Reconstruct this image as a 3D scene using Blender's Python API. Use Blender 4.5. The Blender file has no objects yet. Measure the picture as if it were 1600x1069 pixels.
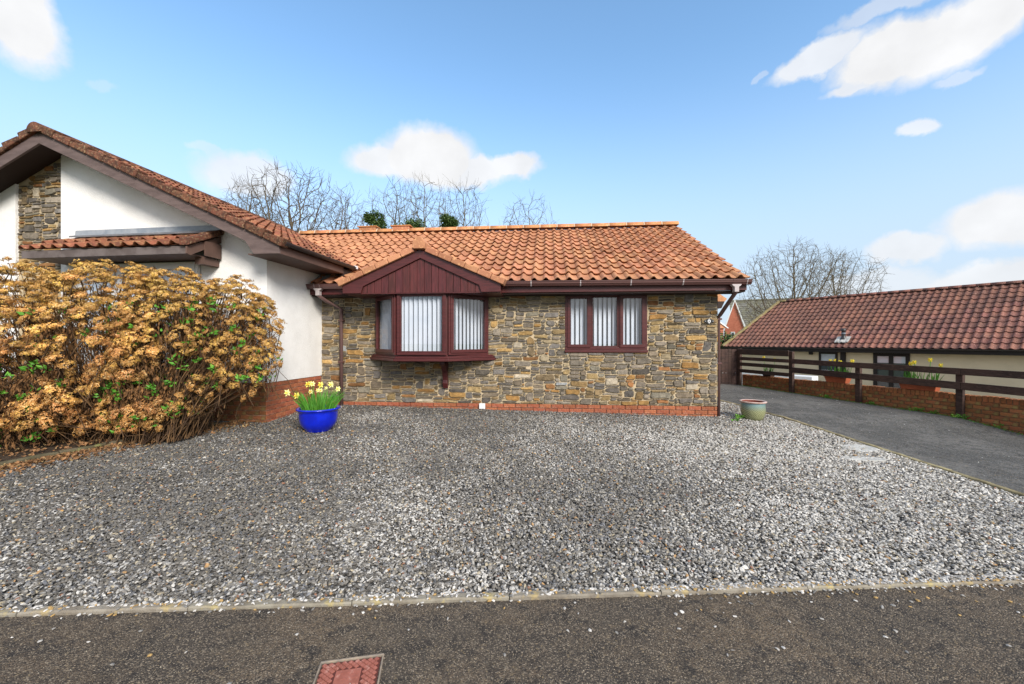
import bpy, math, random
import numpy as np
from mathutils import Vector, Matrix, noise as mnoise

random.seed(11)
RND = random.Random(5)
SC = bpy.context.scene
COL = SC.collection

# ------------------------------------------------------------------ camera
CAMZ = 1.5
cam_d = bpy.data.cameras.new('camera')
cam_d.sensor_width = 36.0
cam_d.lens = 36.0 * 620 / 1600
cam_d.clip_start = 0.05
cam_d.clip_end = 2000
cam = bpy.data.objects.new('camera', cam_d)
cam.location = (0, 0, CAMZ)
cam.rotation_euler = (math.radians(90), 0, 0)
COL.objects.link(cam)
SC.camera = cam
SC.render.resolution_x = 1024
SC.render.resolution_y = 684

# ------------------------------------------------------------------ exposure / view
SC.view_settings.view_transform = 'Standard'
SC.view_settings.look = 'None'
SC.view_settings.exposure = 0.92
SC.view_settings.gamma = 1.0
SC.view_settings.use_curve_mapping = False

# ------------------------------------------------------------------ sun
SUN_EL = 31.0
SUN_AZ = 150.0      # clockwise from +Y: behind the camera and to its right
sx = math.sin(math.radians(SUN_AZ)) * math.cos(math.radians(SUN_EL))
sy = math.cos(math.radians(SUN_AZ)) * math.cos(math.radians(SUN_EL))
szz = math.sin(math.radians(SUN_EL))
sun_d = bpy.data.lights.new('sun', 'SUN')
sun_d.energy = 2.6
sun_d.angle = math.radians(20)
sun_d.color = (1.0, 0.93, 0.84)
sun = bpy.data.objects.new('sun', sun_d)
sun.rotation_euler = Vector((sx, sy, szz)).to_track_quat('Z', 'Y').to_euler()
sun.location = (5, -5, 12)
COL.objects.link(sun)

# ------------------------------------------------------------------ world: sky with clouds
world = bpy.data.worlds.new('World')
SC.world = world
world.use_nodes = True
wt = world.node_tree
for n in list(wt.nodes):
    wt.nodes.remove(n)

def px_dir(px, py):
    return Vector(((px - 800) / 620.0, 1.0, (534.5 - py) / 620.0)).normalized()

def build_world():
    N, L = wt.nodes, wt.links
    out = N.new('ShaderNodeOutputWorld')
    bg = N.new('ShaderNodeBackground')
    bg.inputs['Strength'].default_value = 0.13
    L.new(bg.outputs[0], out.inputs[0])
    sky = N.new('ShaderNodeTexSky')
    sky.sky_type = 'NISHITA'
    sky.sun_disc = False
    sky.sun_elevation = math.radians(SUN_EL)
    sky.sun_rotation = math.radians(SUN_AZ)
    sky.altitude = 100
    sky.air_density = 1.0
    sky.dust_density = 0.6
    sky.ozone_density = 1.6
    hs = N.new('ShaderNodeHueSaturation')
    hs.inputs['Hue'].default_value = 0.493
    hs.inputs['Saturation'].default_value = 1.08
    hs.inputs['Value'].default_value = 1.32
    L.new(sky.outputs[0], hs.inputs['Color'])
    tc = N.new('ShaderNodeTexCoord')

    def math_(op, a, b=None, clamp=False):
        m = N.new('ShaderNodeMath'); m.operation = op; m.use_clamp = clamp
        for k, v in enumerate((a, b)):
            if v is None: continue
            if isinstance(v, (int, float)): m.inputs[k].default_value = v
            else: L.new(v, m.inputs[k])
        return m.outputs[0]
    # distorted direction
    n1 = N.new('ShaderNodeTexNoise'); n1.inputs['Scale'].default_value = 7.0
    n1.inputs['Detail'].default_value = 6.0; n1.inputs['Roughness'].default_value = 0.6
    L.new(tc.outputs['Generated'], n1.inputs['Vector'])
    sub = N.new('ShaderNodeVectorMath'); sub.operation = 'SUBTRACT'
    L.new(n1.outputs['Color'], sub.inputs[0]); sub.inputs[1].default_value = (0.5, 0.5, 0.5)
    sca = N.new('ShaderNodeVectorMath'); sca.operation = 'SCALE'
    L.new(sub.outputs[0], sca.inputs[0]); sca.inputs['Scale'].default_value = 0.095
    add = N.new('ShaderNodeVectorMath'); add.operation = 'ADD'
    L.new(tc.outputs['Generated'], add.inputs[0]); L.new(sca.outputs[0], add.inputs[1])
    D = add.outputs[0]

    def dot(vec):
        v = N.new('ShaderNodeVectorMath'); v.operation = 'DOT_PRODUCT'
        L.new(D, v.inputs[0]); v.inputs[1].default_value = vec
        return v.outputs['Value']
    # px, py, half width, half height, tilt (deg, + = right end up), strength
    clouds = [
        (15, 20, 78, 70, 15, 1.0), (40, 62, 45, 35, 20, .8),
        (668, 242, 82, 40, 4, 1.0), (605, 248, 66, 24, 8, .95), (735, 266, 86, 24, -10, .95), (806, 267, 40, 20, 0, .95),
        (385, 270, 76, 36, 6, .8), (322, 229, 26, 10, 5, .35),
        (1490, 50, 120, 46, 20, 1.0), (1390, 80, 100, 40, 10, 1.0), (1282, 92, 78, 20, 14, .85), (1335, 124, 50, 13, 14, .85),
        (1545, 12, 90, 42, 25, 1.0), (1385, 4, 90, 14, 8, .5), (1498, 113, 46, 9, 12, .45), (1185, 126, 12, 6, 10, .3),
        (1434, 200, 32, 14, -5, .75), (150, 127, 22, 8, 0, .2),
        (1565, 342, 88, 42, 14, .95), (1418, 396, 62, 21, 8, .8), (1560, 436, 130, 26, 3, .8), (1380, 446, 90, 22, 0, .55),
    ]
    acc = None
    for (px, py, a, b, tilt, st) in clouds:
        c = px_dir(px, py)
        right = Vector((0, 0, 1)).cross(c).normalized() * -1
        up = c.cross(right) * -1
        if up.z < 0: up = -up
        t = math.radians(tilt)
        e1 = right * math.cos(t) + up * math.sin(t)
        e2 = -right * math.sin(t) + up * math.cos(t)
        k = c.y     # metres on the unit sphere per tangent unit
        aa = a / 620.0 * k * 1.16; bb = b / 620.0 * k * 1.24
        aa *= k ** 0.5
        o1 = e1 / aa; o2 = e2 / bb
        u = math_('SUBTRACT', dot(o1), c.dot(o1))
        v = math_('SUBTRACT', dot(o2), c.dot(o2))
        r2 = math_('ADD', math_('MULTIPLY', u, u), math_('MULTIPLY', v, v))
        f = math_('SUBTRACT', 1.0, r2)
        f = math_('MULTIPLY', f, 1.7, True)
        f = math_('MULTIPLY', math_('POWER', f, 1.35), st)
        # only on this side of the sky
        side = math_('GREATER_THAN', dot(c), 0.2)
        f = math_('MULTIPLY', f, side)
        acc = f if acc is None else math_('MAXIMUM', acc, f)
    # clouds added over the unseen sky outside the frame, thickened for soft ambient light
    mp = N.new('ShaderNodeMapping'); mp.inputs['Scale'].default_value = (1, 1, 2.6)
    L.new(tc.outputs['Generated'], mp.inputs['Vector'])
    n2 = N.new('ShaderNodeTexNoise'); n2.inputs['Scale'].default_value = 2.3
    n2.inputs['Detail'].default_value = 7.0; n2.inputs['Roughness'].default_value = 0.52
    L.new(mp.outputs[0], n2.inputs['Vector'])
    mr = N.new('ShaderNodeMapRange'); mr.interpolation_type = 'SMOOTHSTEP'
    L.new(n2.outputs[0], mr.inputs['Value'])
    mr.inputs['From Min'].default_value = 0.36; mr.inputs['From Max'].default_value = 0.56
    sep = N.new('ShaderNodeSeparateXYZ'); L.new(tc.outputs['Generated'], sep.inputs[0])
    rest = N.new('ShaderNodeMapRange'); rest.interpolation_type = 'SMOOTHSTEP'
    L.new(sep.outputs['Y'], rest.inputs['Value'])
    rest.inputs['From Min'].default_value = 0.50; rest.inputs['From Max'].default_value = 0.30
    rest.inputs['To Min'].default_value = 0.0; rest.inputs['To Max'].default_value = 1.0
    other = math_('MULTIPLY', mr.outputs[0], rest.outputs[0])
    acc = math_('MAXIMUM', acc, other, True)
    # soft modulation inside the clouds
    n3 = N.new('ShaderNodeTexNoise'); n3.inputs['Scale'].default_value = 14.0
    n3.inputs['Detail'].default_value = 5.0
    L.new(tc.outputs['Generated'], n3.inputs['Vector'])
    mr3 = N.new('ShaderNodeMapRange'); L.new(n3.outputs[0], mr3.inputs['Value'])
    mr3.inputs['From Min'].default_value = 0.3; mr3.inputs['From Max'].default_value = 0.7
    mr3.inputs['To Min'].default_value = 0.88; mr3.inputs['To Max'].default_value = 1.0
    ccol = N.new('ShaderNodeVectorMath'); ccol.operation = 'SCALE'
    ccol.inputs[0].default_value = (4.0, 4.03, 4.1)
    L.new(mr3.outputs[0], ccol.inputs['Scale'])
    # pale band low over the horizon
    hz = N.new('ShaderNodeMapRange'); hz.interpolation_type = 'SMOOTHERSTEP'
    L.new(sep.outputs['Z'], hz.inputs['Value'])
    hz.inputs['From Min'].default_value = 0.62; hz.inputs['From Max'].default_value = 0.0
    hz.inputs['To Min'].default_value = 0.0; hz.inputs['To Max'].default_value = 0.93
    mh = N.new('ShaderNodeMix'); mh.data_type = 'RGBA'
    L.new(hz.outputs[0], mh.inputs['Factor'])
    L.new(hs.outputs[0], mh.inputs[6])
    mh.inputs[7].default_value = (2.5, 2.98, 3.6, 1)
    mx = N.new('ShaderNodeMix'); mx.data_type = 'RGBA'
    L.new(acc, mx.inputs['Factor'])
    L.new(mh.outputs[2], mx.inputs[6])
    L.new(ccol.outputs[0], mx.inputs[7])
    L.new(mx.outputs[2], bg.inputs['Color'])
build_world()

# ------------------------------------------------------------------ helpers
class MB:
    """collects polygons; build() links them as one mesh object"""
    def __init__(s):
        s.v = []; s.f = []; s.m = []; s.c = []; s.smooth = False
        s.cur = 0; s.col = (1, 1, 1, 1)
    def vert(s, p):
        s.v.append((p[0], p[1], p[2])); return len(s.v) - 1
    def face(s, idx):
        s.f.append(tuple(idx)); s.m.append(s.cur); s.c.append(s.col)
    def poly(s, pts):
        i = len(s.v)
        s.v.extend([(p[0], p[1], p[2]) for p in pts])
        s.face(range(i, i + len(pts)))
    def box(s, x0, x1, y0, y1, z0, z1):
        i = len(s.v)
        s.v.extend([(x0, y0, z0), (x1, y0, z0), (x1, y1, z0), (x0, y1, z0),
                    (x0, y0, z1), (x1, y0, z1), (x1, y1, z1), (x0, y1, z1)])
        for q in ((0, 3, 2, 1), (4, 5, 6, 7), (0, 1, 5, 4), (1, 2, 6, 5), (2, 3, 7, 6), (3, 0, 4, 7)):
            s.face([i + k for k in q])
    def prism(s, pts, axis, a, b):
        """pts: 2D outline (anticlockwise seen from the -axis side), extruded along axis from a to b"""
        def P(u, w, t):
            return {'x': (t, u, w), 'y': (u, t, w), 'z': (u, w, t)}[axis]
        n = len(pts); i = len(s.v)
        s.v.extend([P(u, w, a) for u, w in pts] + [P(u, w, b) for u, w in pts])
        s.face([i + k for k in range(n)])
        s.face([i + n + k for k in reversed(range(n))])
        for k in range(n):
            k2 = (k + 1) % n
            s.face([i + k, i + n + k, i + n + k2, i + k2])
    def tube(s, pts, rads, n=6, cap=True):
        pts = [Vector(p) for p in pts]
        rings = []
        up = Vector((0, 0, 1))
        for k, p in enumerate(pts):
            d = (pts[min(k + 1, len(pts) - 1)] - pts[max(k - 1, 0)])
            if d.length < 1e-9: d = Vector((0, 0, 1))
            d.normalize()
            a = d.cross(up if abs(d.z) < .95 else Vector((1, 0, 0))).normalized()
            b = d.cross(a)
            r = rads[k] if isinstance(rads, (list, tuple)) else rads
            ring = []
            for j in range(n):
                t = 2 * math.pi * j / n
                ring.append(s.vert(p + (a * math.cos(t) + b * math.sin(t)) * r))
            rings.append(ring)
        for k in range(len(rings) - 1):
            for j in range(n):
                j2 = (j + 1) % n
                s.face((rings[k][j], rings[k][j2], rings[k + 1][j2], rings[k + 1][j]))
        if cap:
            s.face(list(reversed(rings[0]))); s.face(rings[-1])
    def lathe(s, prof, n=40, cx=0, cy=0):
        rings = []
        for (r, z) in prof:
            rings.append([s.vert((cx + r * math.cos(2 * math.pi * j / n), cy + r * math.sin(2 * math.pi * j / n), z)) for j in range(n)])
        for k in range(len(rings) - 1):
            for j in range(n):
                j2 = (j + 1) % n
                s.face((rings[k][j], rings[k][j2], rings[k + 1][j2], rings[k + 1][j]))
    def mesh(s, name, mats):
        me = bpy.data.meshes.new(name)
        me.from_pydata(s.v, [], s.f)
        if not isinstance(mats, (list, tuple)): mats = [mats]
        for m in mats: me.materials.append(m)
        if any(s.m): me.polygons.foreach_set('material_index', s.m)
        if any(m.get('tinted') for m in mats):
            ca = me.color_attributes.new('tint', 'FLOAT_COLOR', 'CORNER')
            arr = []
            for f, c in zip(s.f, s.c): arr.extend(list(c) * len(f))
            ca.data.foreach_set('color', arr)
        if s.smooth:
            me.polygons.foreach_set('use_smooth', [True] * len(s.f))
        me.update()
        return me
    def build(s, name, mats, parent=None, loc=None, rot=None):
        return obj(name, s.mesh(name, mats), parent, loc, rot)

def obj(name, me, parent=None, loc=None, rot=None, matrix=None):
    o = bpy.data.objects.new(name, me)
    COL.objects.link(o)
    if parent: o.parent = parent
    if matrix is not None: o.matrix_local = matrix
    if loc is not None: o.location = loc
    if rot is not None: o.rotation_euler = rot
    return o

def tag(o, label, cat, group=None):
    o['label'] = label; o['category'] = cat
    if group: o['group'] = group
    return o
def struct(o): o['kind'] = 'structure'; return o
def stuff(o): o['kind'] = 'stuff'; return o
def thing(name, label, cat, loc=(0, 0, 0), rz=0, group=None):
    o = bpy.data.objects.new(name, None); COL.objects.link(o)
    o.empty_display_size = 0.2
    o.location = loc; o.rotation_euler = (0, 0, rz)
    return tag(o, label, cat, group)
def bevel(o, w=0.004, seg=2):
    m = o.modifiers.new('bevel', 'BEVEL'); m.width = w; m.segments = seg; m.limit_method = 'ANGLE'
    m.angle_limit = math.radians(40)
    return o

# ------------------------------------------------------------------ materials
def mat(name, base, rough=.8, var=None, var_scale=4.0, rnd=0.0, bump=0.0, bump_scale=60.0, spec=.3, tint=False,
        detail=5, metal=0.0, var2=None, var2_scale=40.0, coords='Object', stretch=None, coat=0.0, mottle=0.0):
    m = bpy.data.materials.new(name); m.use_nodes = True
    nt = m.node_tree; N = nt.nodes; L = nt.links
    b = N['Principled BSDF']
    b.inputs['Roughness'].default_value = rough
    b.inputs['Specular IOR Level'].default_value = spec
    b.inputs['Metallic'].default_value = metal
    if coat: b.inputs['Coat Weight'].default_value = coat; b.inputs['Coat Roughness'].default_value = .12
    tc = N.new('ShaderNodeTexCoord')
    geo = N.new('ShaderNodeNewGeometry')
    vec = geo.outputs['Position'] if coords == 'World' else tc.outputs[coords]
    if stretch:
        mp = N.new('ShaderNodeMapping'); mp.inputs['Scale'].default_value = stretch
        L.new(vec, mp.inputs['Vector']); vec = mp.outputs[0]
    cur = N.new('ShaderNodeRGB'); cur.outputs[0].default_value = (*base, 1); col = cur.outputs[0]
    def mixc(fac, a, bcol, mode='MIX'):
        x = N.new('ShaderNodeMix'); x.data_type = 'RGBA'; x.blend_type = mode
        if isinstance(fac, float): x.inputs['Factor'].default_value = fac
        else: L.new(fac, x.inputs['Factor'])
        L.new(a, x.inputs[6])
        if isinstance(bcol, tuple): x.inputs[7].default_value = (*bcol, 1)
        else: L.new(bcol, x.inputs[7])
        return x.outputs[2]
    def nz(scale, det=detail, lo=.38, hi=.62, rough_=.6):
        n = N.new('ShaderNodeTexNoise'); n.inputs['Scale'].default_value = scale
        n.inputs['Detail'].default_value = det; n.inputs['Roughness'].default_value = rough_
        L.new(vec, n.inputs['Vector'])
        r = N.new('ShaderNodeMapRange'); r.interpolation_type = 'SMOOTHSTEP'
        r.inputs['From Min'].default_value = lo; r.inputs['From Max'].default_value = hi
        L.new(n.outputs[0], r.inputs['Value'])
        return r.outputs[0]
    if tint:
        m['tinted'] = 1
        a = N.new('ShaderNodeAttribute'); a.attribute_name = 'tint'
        col = mixc(1.0, col, a.outputs['Color'], 'MULTIPLY')
    if var: col = mixc(nz(var_scale), col, var)
    if var2: col = mixc(nz(var2_scale, 3, .52, .68), col, var2)
    if mottle:
        hv = N.new('ShaderNodeHueSaturation'); L.new(col, hv.inputs['Color'])
        n_ = N.new('ShaderNodeTexNoise'); n_.inputs['Scale'].default_value = 16; n_.inputs['Detail'].default_value = 6; n_.inputs['Roughness'].default_value = .7
        L.new(vec, n_.inputs['Vector'])
        r_ = N.new('ShaderNodeMapRange'); L.new(n_.outputs[0], r_.inputs['Value']); r_.inputs['From Min'].default_value = .3; r_.inputs['From Max'].default_value = .7
        r_.inputs['To Min'].default_value = 1 - mottle; r_.inputs['To Max'].default_value = 1 + mottle
        L.new(r_.outputs[0], hv.inputs['Value']); col = hv.outputs[0]
    if rnd:
        oi = N.new('ShaderNodeObjectInfo')
        r = N.new('ShaderNodeMapRange'); L.new(oi.outputs['Random'], r.inputs['Value'])
        r.inputs['To Min'].default_value = 1 - rnd; r.inputs['To Max'].default_value = 1 + rnd
        h = N.new('ShaderNodeHueSaturation'); L.new(col, h.inputs['Color']); L.new(r.outputs[0], h.inputs['Value'])
        ms = N.new('ShaderNodeMath'); ms.operation = 'MULTIPLY_ADD'
        wn = N.new('ShaderNodeTexWhiteNoise'); wn.noise_dimensions = '1D'; L.new(oi.outputs['Random'], wn.inputs['W'])
        ms.inputs[1].default_value = .012; ms.inputs[2].default_value = .496
        L.new(wn.outputs['Value'], ms.inputs[0]); L.new(ms.outputs[0], h.inputs['Hue'])
        col = h.outputs[0]
    L.new(col, b.inputs['Base Color'])
    if bump:
        n = N.new('ShaderNodeTexNoise'); n.inputs['Scale'].default_value = bump_scale
        n.inputs['Detail'].default_value = 5; n.inputs['Roughness'].default_value = .65
        L.new(vec, n.inputs['Vector'])
        bp = N.new('ShaderNodeBump'); bp.inputs['Strength'].default_value = bump
        bp.inputs['Distance'].default_value = 0.01
        L.new(n.outputs[0], bp.inputs['Height']); L.new(bp.outputs[0], b.inputs['Normal'])
    return m

M = {}
M['tile_orange'] = mat('orange_clay_tile', (.49, .228, .125), .78, var=(.38, .165, .09), var_scale=1.6, coords='World', rnd=.12, bump=.3, bump_scale=50, tint=True, var2=(.58, .30, .15), var2_scale=22, spec=.25)
M['tile_brown'] = mat('brown_concrete_tile', (.20, .083, .062), .78, var=(.135, .06, .05), var_scale=1.1, coords='World', rnd=.2, bump=.35, bump_scale=45, tint=True, var2=(.34, .19, .15), var2_scale=25, spec=.25)
M['tile_red'] = mat('weathered_red_tile', (.27, .098, .055), .85, var=(.15, .06, .04), var_scale=4, coords='World', rnd=.2, bump=.5, bump_scale=45, tint=True, var2=(.36, .2, .1), var2_scale=20, spec=.2)
M['verge_old'] = mat('lichen_covered_verge_tile', (.165, .066, .042), .92, var=(.08, .042, .03), var_scale=14, rnd=.18, bump=.8, bump_scale=50, var2=(.26, .17, .10), var2_scale=30, spec=.15)
M['ridge_pale'] = mat('pale_ridge_tile', (.56, .25, .11), .85, var=(.48, .19, .08), var_scale=6, rnd=.1, bump=.3, tint=True, var2=(.6, .36, .2), var2_scale=20)
M['mortar_pale'] = mat('pale_ridge_mortar', (.55, .42, .30), .95, bump=.3)
M['moss_verge'] = mat('mossy_verge', (.17, .12, .07), .95, var=(.24, .2, .07), var_scale=6, bump=.8, bump_scale=40, var2=(.3, .27, .2), var2_scale=25)
M['stone'] = mat('rubble_stone', (1, 1, 1), .86, tint=True, mottle=.42, bump=.75, bump_scale=34, spec=.2, coords='Object')
M['mortar'] = mat('lime_mortar', (.52, .42, .28), .95, var=(.40, .32, .20), var_scale=6, bump=.5, bump_scale=90)
M['brick'] = mat('red_brick', (.37, .12, .055), .88, var=(.27, .08, .045), var_scale=14, rnd=.22, bump=.5, bump_scale=70, var2=(.42, .2, .13), var2_scale=35, tint=True)
M['brick_weathered'] = mat('weathered_brick', (.34, .12, .048), .9, var=(.17, .075, .035), var_scale=5, rnd=.28, bump=.7, bump_scale=60, var2=(.24, .16, .06), var2_scale=9, tint=True)
M['brick_mortar'] = mat('brick_mortar', (.46, .34, .25), .95, var=(.34, .22, .15), var_scale=8, bump=.4)
M['brick_mortar_dark'] = mat('dirty_brick_mortar', (.16, .10, .06), .95, var=(.24, .17, .1), var_scale=9, bump=.4)
M['render'] = mat('white_render', (.86, .855, .835), .93, var=(.78, .772, .75), var_scale=1.3, stretch=None, bump=1.0, bump_scale=55, spec=.15)
M['cream'] = mat('cream_render', (.60, .52, .37), .93, var=(.55, .48, .34), var_scale=1.5, bump=.4, bump_scale=60)
M['mahogany'] = mat('mahogany_upvc', (.085, .018, .018), .38, var=(.06, .013, .013), var_scale=5, stretch=(1, 1, 8), spec=.45, bump=.08, bump_scale=30)
M['mahogany_board'] = mat('mahogany_cladding', (.095, .02, .021), .45, var=(.06, .014, .014), var_scale=6, rnd=.16, stretch=(6, 6, .7), spec=.4)
M['gutter'] = mat('brown_gutter', (.10, .045, .04), .32, spec=.5)
M['downpipe'] = mat('brown_downpipe', (.115, .065, .06), .4, spec=.5)
M['gutter_dark'] = mat('dark_grey_gutter', (.03, .028, .03), .4, spec=.5)
M['clip'] = mat('pale_gutter_clip', (.45, .40, .40), .4)
M['fascia_brown'] = mat('brown_painted_board', (.125, .075, .06), .6, var=(.10, .06, .048), var_scale=3, bump=.2)
M['barge_grey'] = mat('faded_brown_bargeboard', (.145, .105, .098), .7, var=(.105, .075, .07), var_scale=3, bump=.3, stretch=(1, 1, 5))
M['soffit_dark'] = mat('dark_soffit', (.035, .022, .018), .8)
M['board_weather'] = mat('weathered_grey_board', (.15, .125, .12), .75, var=(.10, .08, .075), var_scale=5, bump=.3)
M['lead'] = mat('lead_flashing', (.22, .25, .29), .5, var=(.32, .34, .37), var_scale=4, bump=.3, bump_scale=12, metal=.2)
M['black_wood'] = mat('black_painted_timber', (.012, .010, .010), .5)
M['white_upvc'] = mat('white_upvc', (.75, .76, .77), .35, spec=.5)
M['blind'] = mat('vertical_blind_fabric', (.58, .62, .70), .8, var=(.52, .57, .66), var_scale=2, bump=.1)
M['curtain'] = mat('net_curtain_fabric', (.62, .70, .80), .85, var=(.52, .60, .72), var_scale=9)
M['dark_room'] = mat('dark_interior', (.06, .07, .085), .9)
M['fence'] = mat('dark_stained_timber', (.066, .036, .028), .75, var=(.038, .022, .018), var_scale=4, rnd=.2, bump=.6, bump_scale=30, stretch=(1, 1, 4), var2=(.085, .05, .04), var2_scale=14)
M['terracotta'] = mat('terracotta', (.42, .11, .05), .6, var=(.34, .09, .04), var_scale=6, bump=.1)
M['plastic_white'] = mat('white_plastic', (.78, .79, .80), .4)
M['soil'] = mat('dark_soil', (.035, .024, .016), 1.0, var=(.06, .04, .025), var_scale=14, bump=1.0, bump_scale=60)
M['kerb'] = mat('concrete_edging', (.27, .245, .20), .93, var=(.19, .165, .13), var_scale=6, rnd=.1, bump=.8, bump_scale=60, var2=(.36, .29, .15), var2_scale=11)
M['kerb_mossy'] = mat('mossy_edging', (.30, .25, .15), .95, var=(.16, .13, .07), var_scale=6, rnd=.15, bump=.9, bump_scale=50, var2=(.33, .28, .15), var2_scale=16)
M['bed_edge'] = mat('mossy_bed_edging', (.12, .10, .065), .95, var=(.07, .06, .035), var_scale=5, rnd=.12, bump=.9, bump_scale=40, var2=(.16, .16, .06), var2_scale=10)
M['concrete_pale'] = mat('pale_concrete', (.50, .50, .48), .9, var=(.36, .36, .34), var_scale=7, bump=.6, bump_scale=50)
M['grass'] = mat('grass', (.07, .12, .03), .95, var=(.10, .14, .04), var_scale=.6, bump=.8, bump_scale=10, coords='World')
M['bark'] = mat('bark', (.11, .085, .06), .9, var=(.15, .13, .08), var_scale=2, bump=.5)
M['bark_pale'] = mat('pale_bark', (.13, .10, .065), .9, var=(.10, .08, .06), var_scale=2, bump=.5)
M['ivy'] = mat('ivy_leaf', (.055, .105, .028), .6, var=(.09, .14, .04), var_scale=3, tint=True)
M['leaf_green'] = mat('young_green_leaf', (.13, .32, .035), .5, var=(.07, .22, .02), var_scale=6, rnd=.2, tint=True)
M['daff_leaf'] = mat('daffodil_leaf', (.065, .23, .025), .5, var=(.10, .30, .035), var_scale=10, tint=True)
M['petal'] = mat('daffodil_petal', (.86, .78, .16), .6, tint=True)
M['petal_cream'] = mat('pale_daffodil_petal', (.84, .82, .34), .6)
M['trumpet'] = mat('daffodil_trumpet', (.85, .58, .05), .6)
M['stem'] = mat('hydrangea_stem', (.14, .08, .038), .85, var=(.06, .035, .02), var_scale=9, tint=True)
M['dead_leaf'] = mat('dry_leaf', (.24, .125, .05), .85, var=(.10, .05, .02), var_scale=14, tint=True)
M['floret'] = mat('dry_hydrangea_floret', (.66, .385, .10), .8, var=(.42, .19, .055), var_scale=5, coords='World', rnd=.30, tint=True, var2=(.74, .50, .24), var2_scale=40)
M['cover_frame'] = mat('steel_cover_frame', (.20, .17, .14), .6, var=(.30, .24, .18), var_scale=20, bump=.4)
M['cover_red'] = mat('rusty_red_cover', (.33, .115, .085), .7, var=(.26, .085, .06), var_scale=12, bump=.3, var2=(.42, .2, .16), var2_scale=40)
M['cover_dark'] = mat('dark_rust', (.10, .03, .024), .85)
M['plaque'] = mat('black_plaque', (.02, .022, .024), .4)
M['slate_grey'] = mat('grey_roof_tile', (.14, .14, .13), .85, var=(.18, .18, .13), var_scale=2, rnd=.1, bump=.3, tint=True)
M['brick_far'] = mat('far_orange_brick', (.46, .16, .10), .9, var=(.40, .13, .08), var_scale=3)
M['white_trim'] = mat('white_painted_trim', (.72, .74, .75), .5)

def glass_mat(name, tintc, refl=1.0):
    m = bpy.data.materials.new(name); m.use_nodes = True
    N = m.node_tree.nodes; L = m.node_tree.links
    N.remove(N['Principled BSDF'])
    out = N['Material Output']
    tr = N.new('ShaderNodeBsdfTransparent'); tr.inputs[0].default_value = (*tintc, 1)
    gl = N.new('ShaderNodeBsdfGlossy'); gl.inputs['Roughness'].default_value = .01
    lw = N.new('ShaderNodeLayerWeight'); lw.inputs['Blend'].default_value = .5
    pw = N.new('ShaderNodeMath'); pw.operation = 'POWER'; pw.inputs[1].default_value = 4.5; L.new(lw.outputs['Facing'], pw.inputs[0])
    fr = N.new('ShaderNodeMath'); fr.operation = 'MULTIPLY_ADD'; fr.inputs[1].default_value = .86; fr.inputs[2].default_value = .13
    L.new(pw.outputs[0], fr.inputs[0])
    mx = N.new('ShaderNodeMixShader')
    L.new(fr.outputs[0], mx.inputs[0]); L.new(tr.outputs[0], mx.inputs[1]); L.new(gl.outputs[0], mx.inputs[2])
    L.new(mx.outputs[0], out.inputs[0])
    return m
M['glass'] = glass_mat('window_glass', (.99, 1, 1), 1)

def glaze_mat():
    """blue-green streaky glaze of the round pot"""
    m = mat('streaky_green_glaze', (.22, .27, .16), .35, spec=.5, coat=.4)
    nt = m.node_tree; N = nt.nodes; L = nt.links; b = N['Principled BSDF']
    tc = N.new('ShaderNodeTexCoord')
    mp = N.new('ShaderNodeMapping'); mp.inputs['Rotation'].default_value = (0, math.radians(50), 0)
    L.new(tc.outputs['Object'], mp.inputs['Vector'])
    w = N.new('ShaderNodeTexWave'); w.inputs['Scale'].default_value = 14; w.inputs['Distortion'].default_value = 5
    w.inputs['Detail'].default_value = 3
    L.new(mp.outputs[0], w.inputs['Vector'])
    r = N.new('ShaderNodeValToRGB'); L.new(w.outputs['Fac'], r.inputs[0])
    r.color_ramp.elements[0].color = (.10, .10, .035, 1); r.color_ramp.elements[1].color = (.36, .38, .21, 1)
    sp = N.new('ShaderNodeSeparateXYZ'); L.new(tc.outputs['Object'], sp.inputs[0])
    mr = N.new('ShaderNodeMapRange'); L.new(sp.outputs['Z'], mr.inputs['Value'])
    mr.inputs['From Min'].default_value = .17; mr.inputs['From Max'].default_value = .30
    mx = N.new('ShaderNodeMix'); mx.data_type = 'RGBA'
    L.new(mr.outputs[0], mx.inputs['Factor']); L.new(r.outputs[0], mx.inputs[6]); mx.inputs[7].default_value = (.13, .24, .27, 1)
    L.new(mx.outputs[2], b.inputs['Base Color'])
    return m
M['glaze'] = glaze_mat()
M['pot_rim'] = mat('pinkish_rim_glaze', (.52, .40, .36), .4, var=(.4, .25, .2), var_scale=10)
M['pot_inside'] = mat('red_brown_pot_inside', (.17, .04, .025), .5)
M['blue_pot'] = mat('cobalt_blue_glaze', (.003, .018, .52), .28, var=(.003, .012, .40), var_scale=7, spec=.5, coat=.35, bump=.05, bump_scale=8)

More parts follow.
